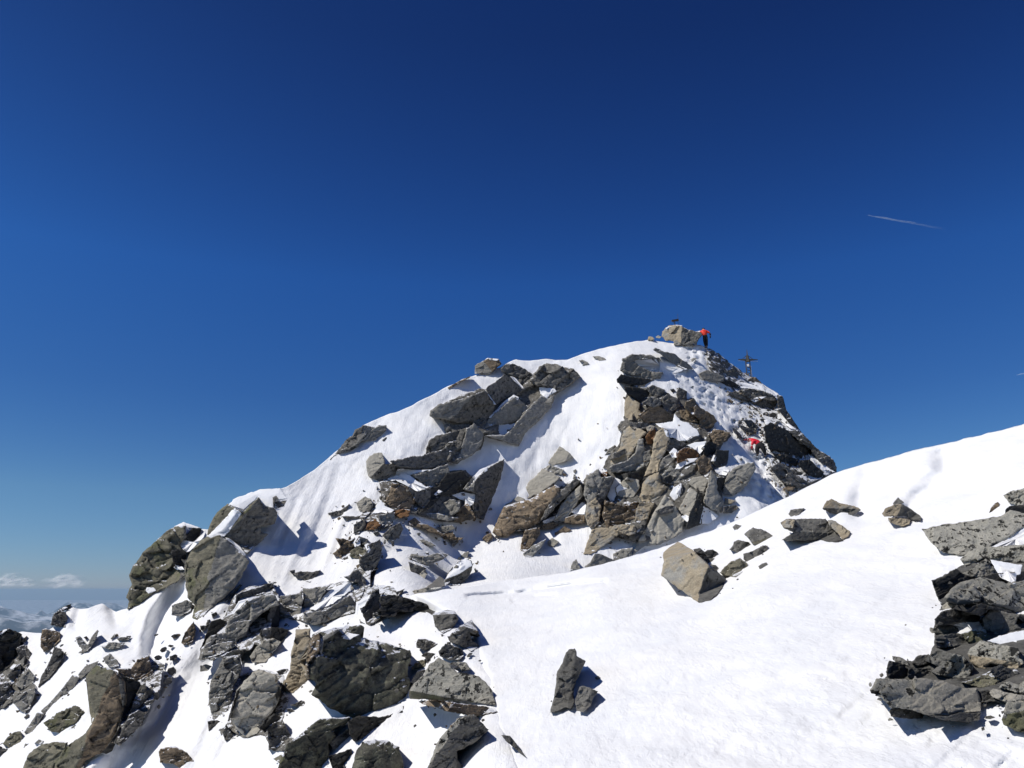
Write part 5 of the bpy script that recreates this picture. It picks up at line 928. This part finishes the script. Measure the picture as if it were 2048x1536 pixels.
def climber(label, loc, S, mats, arms_color):
    """S: skeleton joint positions in metres from the feet (x right, y away, z up)"""
    root = bpy.data.objects.new('person', None); COL.objects.link(root); root.location = loc
    tag(root, label, 'person')
    body = {}; bb = []
    def j(k, r): body[k] = (*S[k], r)
    j('pelvis', 0.10); j('waist', 0.09); j('chest', 0.11); j('neck', 0.055); j('skull', 0.085); j('crown', 0.08)
    bb += [('pelvis', 'waist'), ('waist', 'chest'), ('chest', 'neck'), ('neck', 'skull'), ('skull', 'crown')]
    f = np.array(S['face'], float); sk = np.array(S['skull'], float)
    nose = sk + f * 0.11; body['nose'] = (*nose, 0.018); bb.append(('skull', 'nose'))
    for s in ('l', 'r'):
        j('sh' + s, 0.05); j('el' + s, 0.04); j('wr' + s, 0.03); j('hip' + s, 0.075); j('kn' + s, 0.055); j('an' + s, 0.042); j('toe' + s, 0.04)
        bb += [('chest', 'sh' + s), ('sh' + s, 'el' + s), ('el' + s, 'wr' + s), ('pelvis', 'hip' + s), ('hip' + s, 'kn' + s), ('kn' + s, 'an' + s), ('an' + s, 'toe' + s)]
        hand_bones(body, bb, 'wr' + s, S['tip' + s], S.get('palm', (0, 0, 1)))
        ear = sk + np.cross(f, (0, 0, 1)) * (0.085 if s == 'r' else -0.085); body['ear' + s] = (*ear, 0.016); bb.append(('skull', 'ear' + s))
    tube_body('body', body, bb, SKIN, root)
    def wear(name, keys, bones, mat, grow):
        J = {k: (*S[k], grow[k]) for k in keys}; return tube_body(name, J, bones, mat, root)
    g = {'waist': 0.185, 'chest': (0.225, 0.17), 'neck': 0.075, 'shl': 0.105, 'shr': 0.105, 'ell': 0.08, 'elr': 0.08, 'pelvis': 0.15, 'hipl': 0.125, 'hipr': 0.125, 'knl': 0.10, 'knr': 0.10, 'anl': 0.075, 'anr': 0.075, 'wrl': 0.05, 'wrr': 0.05, 'toel': 0.05, 'toer': 0.05}
    ja = wear('jacket', ['pelvis', 'waist', 'chest', 'neck', 'shl', 'ell', 'shr', 'elr'], [('pelvis', 'waist'), ('waist', 'chest'), ('chest', 'neck'), ('chest', 'shl'), ('shl', 'ell'), ('chest', 'shr'), ('shr', 'elr')], mats[0], g)
    wear('trousers', ['pelvis', 'waist', 'hipl', 'knl', 'anl', 'hipr', 'knr', 'anr'], [('pelvis', 'waist'), ('pelvis', 'hipl'), ('hipl', 'knl'), ('knl', 'anl'), ('pelvis', 'hipr'), ('hipr', 'knr'), ('knr', 'anr')], mats[1], {**g, 'waist': 0.16, 'pelvis': 0.22, **S.get('wide', {})})
    for s in ('l', 'r'):
        wear('sleeve', ['el' + s, 'wr' + s], [('el' + s, 'wr' + s)], arms_color[s], dict(g))
        wear('boot', ['an' + s, 'toe' + s], [('an' + s, 'toe' + s)], BOOT, {'an' + s: 0.07, 'toe' + s: 0.056})
        J = {k: (v[0], v[1], v[2], (np.array(v[3]) * 1.25 if hasattr(v[3], '__len__') else v[3] * 1.35)) for k, v in body.items() if k.startswith('wr' + s)}
        tube_body('glove', J, [b for b in bb if b[0] in J and b[1] in J], BLACK, root, 1)
    cap = {'a': (*(sk + np.array((0, 0, .01))), 0.15), 'b': (*(np.array(S['crown']) + np.array((0, 0, .02))), 0.13)}
    tube_body('hat', cap, [('a', 'b')], mats[2], root)
    return root

# the upright climber: feet at (1412, 694), seen from behind, left hand on the boulder, right elbow out
d1 = float(sample(COMP['A'], 1412, 696)) - 0.1; k1 = d1 / F; base1 = Vector(at(1412.3, 695.5, d1))
def q1(px, py, dy=0.0): return ((px - 1412.3) * k1, dy, (695.5 - py) * k1 * 1.02)
S1 = dict(pelvis=q1(1412, 672, 0.05), waist=q1(1411.6, 668, 0.08), chest=q1(1411.2, 661.5, 0.16), neck=q1(1411, 657, 0.22), skull=q1(1410.8, 655.2, 0.27), crown=q1(1410.8, 653.8, 0.29), face=(0, 0.96, -0.2),
  shl=q1(1406.3, 660.2, 0.18), shr=q1(1416.2, 660.2, 0.18), ell=q1(1403.0, 662.6, 0.3), wrl=q1(1399.6, 662.2, 0.42), tipl=q1(1395, 662.5, 0.5), elr=q1(1422.5, 664.3, 0.1), wrr=q1(1424.0, 669.0, 0.2), tipr=q1(1423.4, 674, 0.3),
  hipl=q1(1409.8, 673.5, 0.05), hipr=q1(1414.6, 673.5, 0.05), knl=q1(1410.6, 683, 0.14), knr=q1(1414.3, 683, 0.0), anl=q1(1411.4, 692.8, 0.0), anr=q1(1413.6, 693.3, -0.1), toel=q1(1411.2, 694.6, 0.16), toer=q1(1413.8, 695.0, 0.06))
climber('climber in a red-orange jacket and black trousers standing beside the summit boulder', base1, S1, (ORANGE, BLACK, BLACK), {'l': ORANGE, 'r': NAVY})
# the crouching climber on the track, bent to the left, hands on the rock
d2 = float(sample(COMP['A'], 1522, 905)) - 0.35; k2 = d2 / F; base2 = Vector(at(1522, 913, d2))
def q2(px, py, dy=0.0): return ((px - 1522) * k2, dy, (913 - py) * k2 * 1.02)
S2 = dict(wide=dict(pelvis=0.27, hipl=0.2, hipr=0.2, knl=0.15, knr=0.15), pelvis=q2(1521.5, 889.5, -0.05), waist=q2(1518.5, 885.5, 0.02), chest=q2(1512.5, 880.5, 0.15), neck=q2(1507.5, 879.5, 0.26), skull=q2(1503.5, 879.8, 0.32), crown=q2(1501.5, 879.5, 0.36), face=(-0.6, 0.7, -0.38),
  shl=q2(1511, 877.8, 0.28), shr=q2(1508.5, 883.5, 0.02), ell=q2(1502, 876.6, 0.42), wrl=q2(1495, 877.5, 0.5), tipl=q2(1490, 880, 0.55), elr=q2(1505.5, 891, -0.02), wrr=q2(1506, 897.5, 0.08), tipr=q2(1509, 901, 0.14),
  hipl=q2(1517.5, 891.5, 0.08), hipr=q2(1524.5, 892, -0.10), knl=q2(1515.0, 899.5, 0.02), knr=q2(1527.5, 901, -0.16), anl=q2(1516.5, 909, 0.02), anr=q2(1531.0, 911.5, -0.02), toel=q2(1513.5, 911, 0.1), toer=q2(1528.5, 913, 0.08))
climber('crouching climber in a crimson jacket scrambling up the snow track with both hands', base2, S2, (CRIMSON, BLACK, DARKRED), {'l': DARKRED, 'r': CRIMSON})

# ================================================================== summit cross and marker
STEEL = plain('weathered_steel', (0.10, 0.095, 0.08), 0.55, 0.5); PALE = plain('painted_white', (0.75, 0.75, 0.73), 0.5); GALV = plain('galvanised_wire', (0.45, 0.46, 0.48), 0.4, 0.7); WOOD = plain('dark_board', (0.055, 0.042, 0.03), 0.7)
def bars(name, segs, mat, parent, w):
    """straight square bars (x1,y1,z1,x2,y2,z2[,w]) joined in one part"""
    V, Fc = [], []
    for s in segs:
        a = Vector(s[:3]); b = Vector(s[3:6]); w1 = s[6] if len(s) > 6 else w; w2 = s[7] if len(s) > 7 else w1
        z = (b - a).normalized(); x = z.cross(Vector((0.3, 1, 0.1))).normalized(); y = z.cross(x); n = len(V)
        for P, ww in ((a, w1), (b, w2)):
            for i, j_ in ((-1, -1), (1, -1), (1, 1), (-1, 1)): V.append(P + x * i * ww / 2 + y * j_ * ww / 2)
        Fc += [(n, n + 1, n + 2, n + 3), (n + 7, n + 6, n + 5, n + 4)] + [(n + i, n + 4 + i, n + 4 + (i + 1) % 4, n + (i + 1) % 4) for i in range(4)]
    me = bpy.data.meshes.new(name); me.from_pydata([tuple(v) for v in V], [], Fc); me.update(); me.materials.append(mat)
    ob = bpy.data.objects.new(name, me); COL.objects.link(ob); ob.parent = parent; return ob
d3 = 63.8; k3 = d3 / F
root = bpy.data.objects.new('summit_cross', None); COL.objects.link(root); root.location = at(1498, 756, d3); tag(root, 'tall lattice steel summit cross on the right ridge', 'cross')
def X(px): return (px - 1498) * k3
def Z(py): return (756 - py) * k3
for s in (-1, 1): bars('rail', [(s * 0.17, 0, -0.3, s * 0.17, 0, Z(722)), (s * 0.17, 0, Z(722), s * 0.06, 0, Z(710))], STEEL, root, 0.075)
bars('lattice', [(-0.17, 0.01, Z(754 - 6 * i), 0.17, 0.01, Z(751 - 6 * i)) for i in range(6)] + [(0.17, -0.01, Z(754 - 6 * i), -0.17, -0.01, Z(749 - 6 * i)) for i in range(5)], STEEL, root, 0.035)
bars('cross_arm', [(0, 0, Z(718.5), X(1479), 0, Z(717.2), 0.17, 0.05)], STEEL, root, 0.2); bars('cross_arm', [(0, 0, Z(718.5), X(1518.5), 0, Z(717.8), 0.17, 0.05)], STEEL, root, 0.2)
bars('centre_plate', [(0, 0, Z(722), 0, 0, Z(709), 0.24, 0.09)], STEEL, root, 0.2)
bars('top_spike', [(0, 0, Z(709), 0, 0, Z(697), 0.10, 0.03)], STEEL, root, 0.06)
bars('brace', [(-0.05, 0, Z(709), X(1487), 0, Z(717))], STEEL, root, 0.04); bars('brace', [(0.05, 0, Z(709), X(1509), 0, Z(717))], STEEL, root, 0.04)
bars('guy_wire', [(X(1478), 0, Z(720), X(1518), 0, Z(721.5))], GALV, root, 0.02)
bars('book_box', [(-0.02, -0.06, Z(732.5), -0.02, -0.06, Z(728))], PALE, root, 0.17)
bars('pale_rod', [(X(1503), -0.02, Z(731), X(1506), 0.1, -0.2)], PALE, root, 0.045)
d4 = float(sample(COMP['A'], 1352, 654)) + 0.5; k4 = d4 / F
root = bpy.data.objects.new('summit_marker', None); COL.objects.link(root); root.location = at(1350, 653, d4); tag(root, 'small dark direction table on a post with a thin rod, on the summit boulder', 'marker')
def Z4(py): return (653 - py) * k4
bars('post', [(0, 0, -0.3, 0, 0, Z4(641))], STEEL, root, 0.055)
bars('table_top', [(-6 * k4, -0.05, Z4(641.5), 7.5 * k4, 0.05, Z4(638.8), 0.13, 0.16)], WOOD, root, 0.15)
bars('bracket', [(-4 * k4, 0, Z4(641), -1.5 * k4, 0, Z4(646))], STEEL, root, 0.04)
bars('thin_rod', [(7 * k4, 0.05, -0.2, 7 * k4, 0.05, Z4(626))], STEEL, root, 0.022)

# ================================================================== far country, clouds, contrails
def far_range():
    na, nr = 260, 150; az = np.radians(np.linspace(-60, 60, na)); rr = 6000 * (50000 / 6000) ** np.linspace(0, 1, nr)
    A, Rr = np.meshgrid(az, rr); x = Rr * np.sin(A); y = Rr * np.cos(A); p = p3(x.ravel() / 5200, y.ravel() / 5200)
    h = fbm(p, 7, 77, 0.52).reshape(A.shape); rid = 1 - np.abs(fbm(p * 0.8 + 5, 6, 78, 0.5)).reshape(A.shape)
    z = -1500 + 480 * h + 950 * rid ** 2 - 250 * np.clip((14000 - Rr) / 8000, 0, 1)
    top = -90 - Rr * 0.009
    z = np.minimum(z, top + 0.15 * (z - top))
    m, n, bs, new, link = nodes_of('far_snowy_mountains'); tc = new('ShaderNodeTexCoord'); t = tex(new, link, tc.outputs['Object'], 0.0016, 8, 0.65)
    geo = new('ShaderNodeNewGeometry'); sx = new('ShaderNodeSeparateXYZ'); link(geo.outputs['Normal'], sx.inputs[0])
    a = new('ShaderNodeMath'); a.operation = 'MULTIPLY_ADD'; link(sx.outputs[2], a.inputs[0]); a.inputs[1].default_value = 0.8; link(t.outputs[0], a.inputs[2])
    r = ramp(new, ((0.55, (0.07, 0.08, 0.09)), (0.72, (0.75, 0.77, 0.80)))); mp = new('ShaderNodeMapRange'); mp.inputs[1].default_value = 0.6; mp.inputs[2].default_value = 1.7; link(a.outputs[0], mp.inputs[0]); link(mp.outputs[0], r.inputs[0])
    link(r.outputs[0], bs.inputs['Base Color']); bs.inputs['Roughness'].default_value = 0.9
    tag(link_mesh('mountains', np.stack([x, y, z], -1).reshape(-1, 3), grid_faces(nr, na)[:, ::-1], m, origin=(0, 0, 0)), kind='structure')
    me_v = [(-120000, -120000, -1900), (120000, -120000, -1900), (120000, 160000, -1900), (-120000, 160000, -1900)]
    tag(link_mesh('valley_ground', me_v, [(0, 1, 2, 3)], m, origin=(0, 0, 0), smooth=False), kind='structure')
far_range()
hm, n, bs, new, link = nodes_of('mountain_air'); n.nodes.remove(bs)
pv = new('ShaderNodeVolumePrincipled'); pv.inputs['Color'].default_value = (0.50, 0.76, 1.0, 1); pv.inputs['Density'].default_value = 2.0e-5; pv.inputs['Anisotropy'].default_value = 0.2
link(pv.outputs[0], n.nodes['Material Output'].inputs['Volume'])
bx = [(x, y, z) for x in (-62000, 62000) for y in (-3000, 62000) for z in (-1901.5, 60)]
hz = link_mesh('haze', bx, [(0, 1, 3, 2), (4, 6, 7, 5), (0, 4, 5, 1), (2, 3, 7, 6), (0, 2, 6, 4), (1, 5, 7, 3)], hm, origin=(0, 0, 0), smooth=False); tag(hz, kind='stuff')

def puffs(name, label, cx, cy, w, h, d, mat, seed):
    """a bank of cumulus: many overlapping lumps in one closed skin each, seen from far away"""
    rng = np.random.RandomState(seed); V, Fc = [], []
    bm_n = 0
    for i in range(22):
        px = cx + rng.normal(0, 0.42) * w; q = abs(px - cx) / w; py = cy + h * (0.25 - rng.uniform(0, 0.9) * max(0, 1 - q * 1.1)); r = h * rng.uniform(0.35, 0.7) * d / F
        c = at(px, py, d + rng.uniform(-1, 1) * r); nu, nv = 14, 9
        u, v = np.meshgrid(np.linspace(0, 2 * np.pi, nu, endpoint=False), np.linspace(0.08, np.pi - 0.08, nv)); dirs = np.stack([np.sin(v) * np.cos(u), np.sin(v) * np.sin(u), np.cos(v)], -1).reshape(-1, 3)
        rad = r * (1 + 0.28 * fbm(dirs * 2.2 + i, 3, seed)); P = c + dirs * rad[:, None] * np.array([1.5, 1.2, 0.8]); n0 = len(V); V += P.tolist()
        for a in range(nv - 1):
            for b in range(nu): Fc.append((n0 + a * nu + b, n0 + a * nu + (b + 1) % nu, n0 + (a + 1) * nu + (b + 1) % nu, n0 + (a + 1) * nu + b))
        Fc.append(tuple(n0 + b for b in range(nu))[::-1]); Fc.append(tuple(n0 + (nv - 1) * nu + b for b in range(nu)))
    return tag(link_mesh(name, V, Fc, mat), label, 'cloud')
CLOUD, n, bs, new, link = nodes_of('thin_cloud'); bs.inputs['Base Color'].default_value = (0.95, 0.95, 0.95, 1); bs.inputs['Roughness'].default_value = 1; bs.inputs['Specular IOR Level'].default_value = 0
lw = new('ShaderNodeLayerWeight'); lw.inputs[0].default_value = 0.5; r = ramp(new, ((0.0, 0.10), (0.5, 0.10), (0.98, 0.0))); link(lw.outputs['Facing'], r.inputs[0])
gn = new('ShaderNodeNewGeometry'); sx = new('ShaderNodeSeparateXYZ'); link(gn.outputs['Normal'], sx.inputs[0]); mr = new('ShaderNodeMapRange'); mr.inputs[1].default_value = 0.08; mr.inputs[2].default_value = 0.75; link(sx.outputs[2], mr.inputs[0])
mu = new('ShaderNodeMath'); mu.operation = 'MULTIPLY'; link(r.outputs[0], mu.inputs[0]); link(mr.outputs[0], mu.inputs[1]); link(mu.outputs[0], bs.inputs['Alpha'])   # transparency hides the shaded undersides, leaving only the sunlit tops
puffs('cloud', 'faint cloud puff over the far mountains at the left border', 22, 1163, 46, 17, 30000, CLOUD, 3)
puffs('cloud', 'faint cloud puff over the far mountains left of the stacked ridge rock', 130, 1163, 50, 17, 30000, CLOUD, 5)
def contrail(label, a, b, d, w):
    n = 40; t = np.linspace(0, 1, n); C = at(a[0] + (b[0] - a[0]) * t, a[1] + (b[1] - a[1]) * t, d); wd = w * d / F * (0.25 + 0.75 * np.minimum(t / 0.25, 1)) * (1 + 0.18 * fbm(p3(t * 14, t * 0), 3, 4))
    C = C + np.stack([0 * t, 0 * t, 0.25 * w * d / F * fbm(p3(t * 9, t * 0 + 3), 3, 6)], -1); k = 10; V = []
    for i in range(n):
        for j_ in range(k): g = 2 * np.pi * j_ / k; V.append(C[i] + np.array([0, math.cos(g), math.sin(g)]) * wd[i] / 2)
    Fc = [(i * k + j_, i * k + (j_ + 1) % k, (i + 1) * k + (j_ + 1) % k, (i + 1) * k + j_) for i in range(n - 1) for j_ in range(k)] + [tuple(range(k))[::-1], tuple(range((n - 1) * k, n * k))]
    m, nn, bs, new, link = nodes_of('contrail_ice'); bs.inputs['Base Color'].default_value = (0.72, 0.86, 1, 1); bs.inputs['Roughness'].default_value = 1
    tc = new('ShaderNodeTexCoord'); sx = new('ShaderNodeSeparateXYZ'); link(tc.outputs['Generated'], sx.inputs[0]); r = ramp(new, ((0.0, 0.30), (0.25, 0.26), (0.6, 0.14), (1.0, 0.0))); link(sx.outputs[0], r.inputs[0])
    tn = tex(new, link, tc.outputs['Object'], 0.004, 4); mu = new('ShaderNodeMath'); mu.operation = 'MULTIPLY'; link(r.outputs[0], mu.inputs[0]); link(tn.outputs[0], mu.inputs[1]); mu2 = new('ShaderNodeMath'); mu2.operation = 'MULTIPLY'; mu2.inputs[1].default_value = 1.6; link(mu.outputs[0], mu2.inputs[0]); link(mu2.outputs[0], bs.inputs['Alpha'])
    return tag(link_mesh('contrail', V, Fc, m), label, 'contrail')
contrail('long thin white contrail in the upper right of the sky', (1736, 430.5), (1892, 458), 12000, 3.4)
contrail('short contrail fragment at the right border of the sky', (2033, 750), (2075, 742), 12000, 2.2)
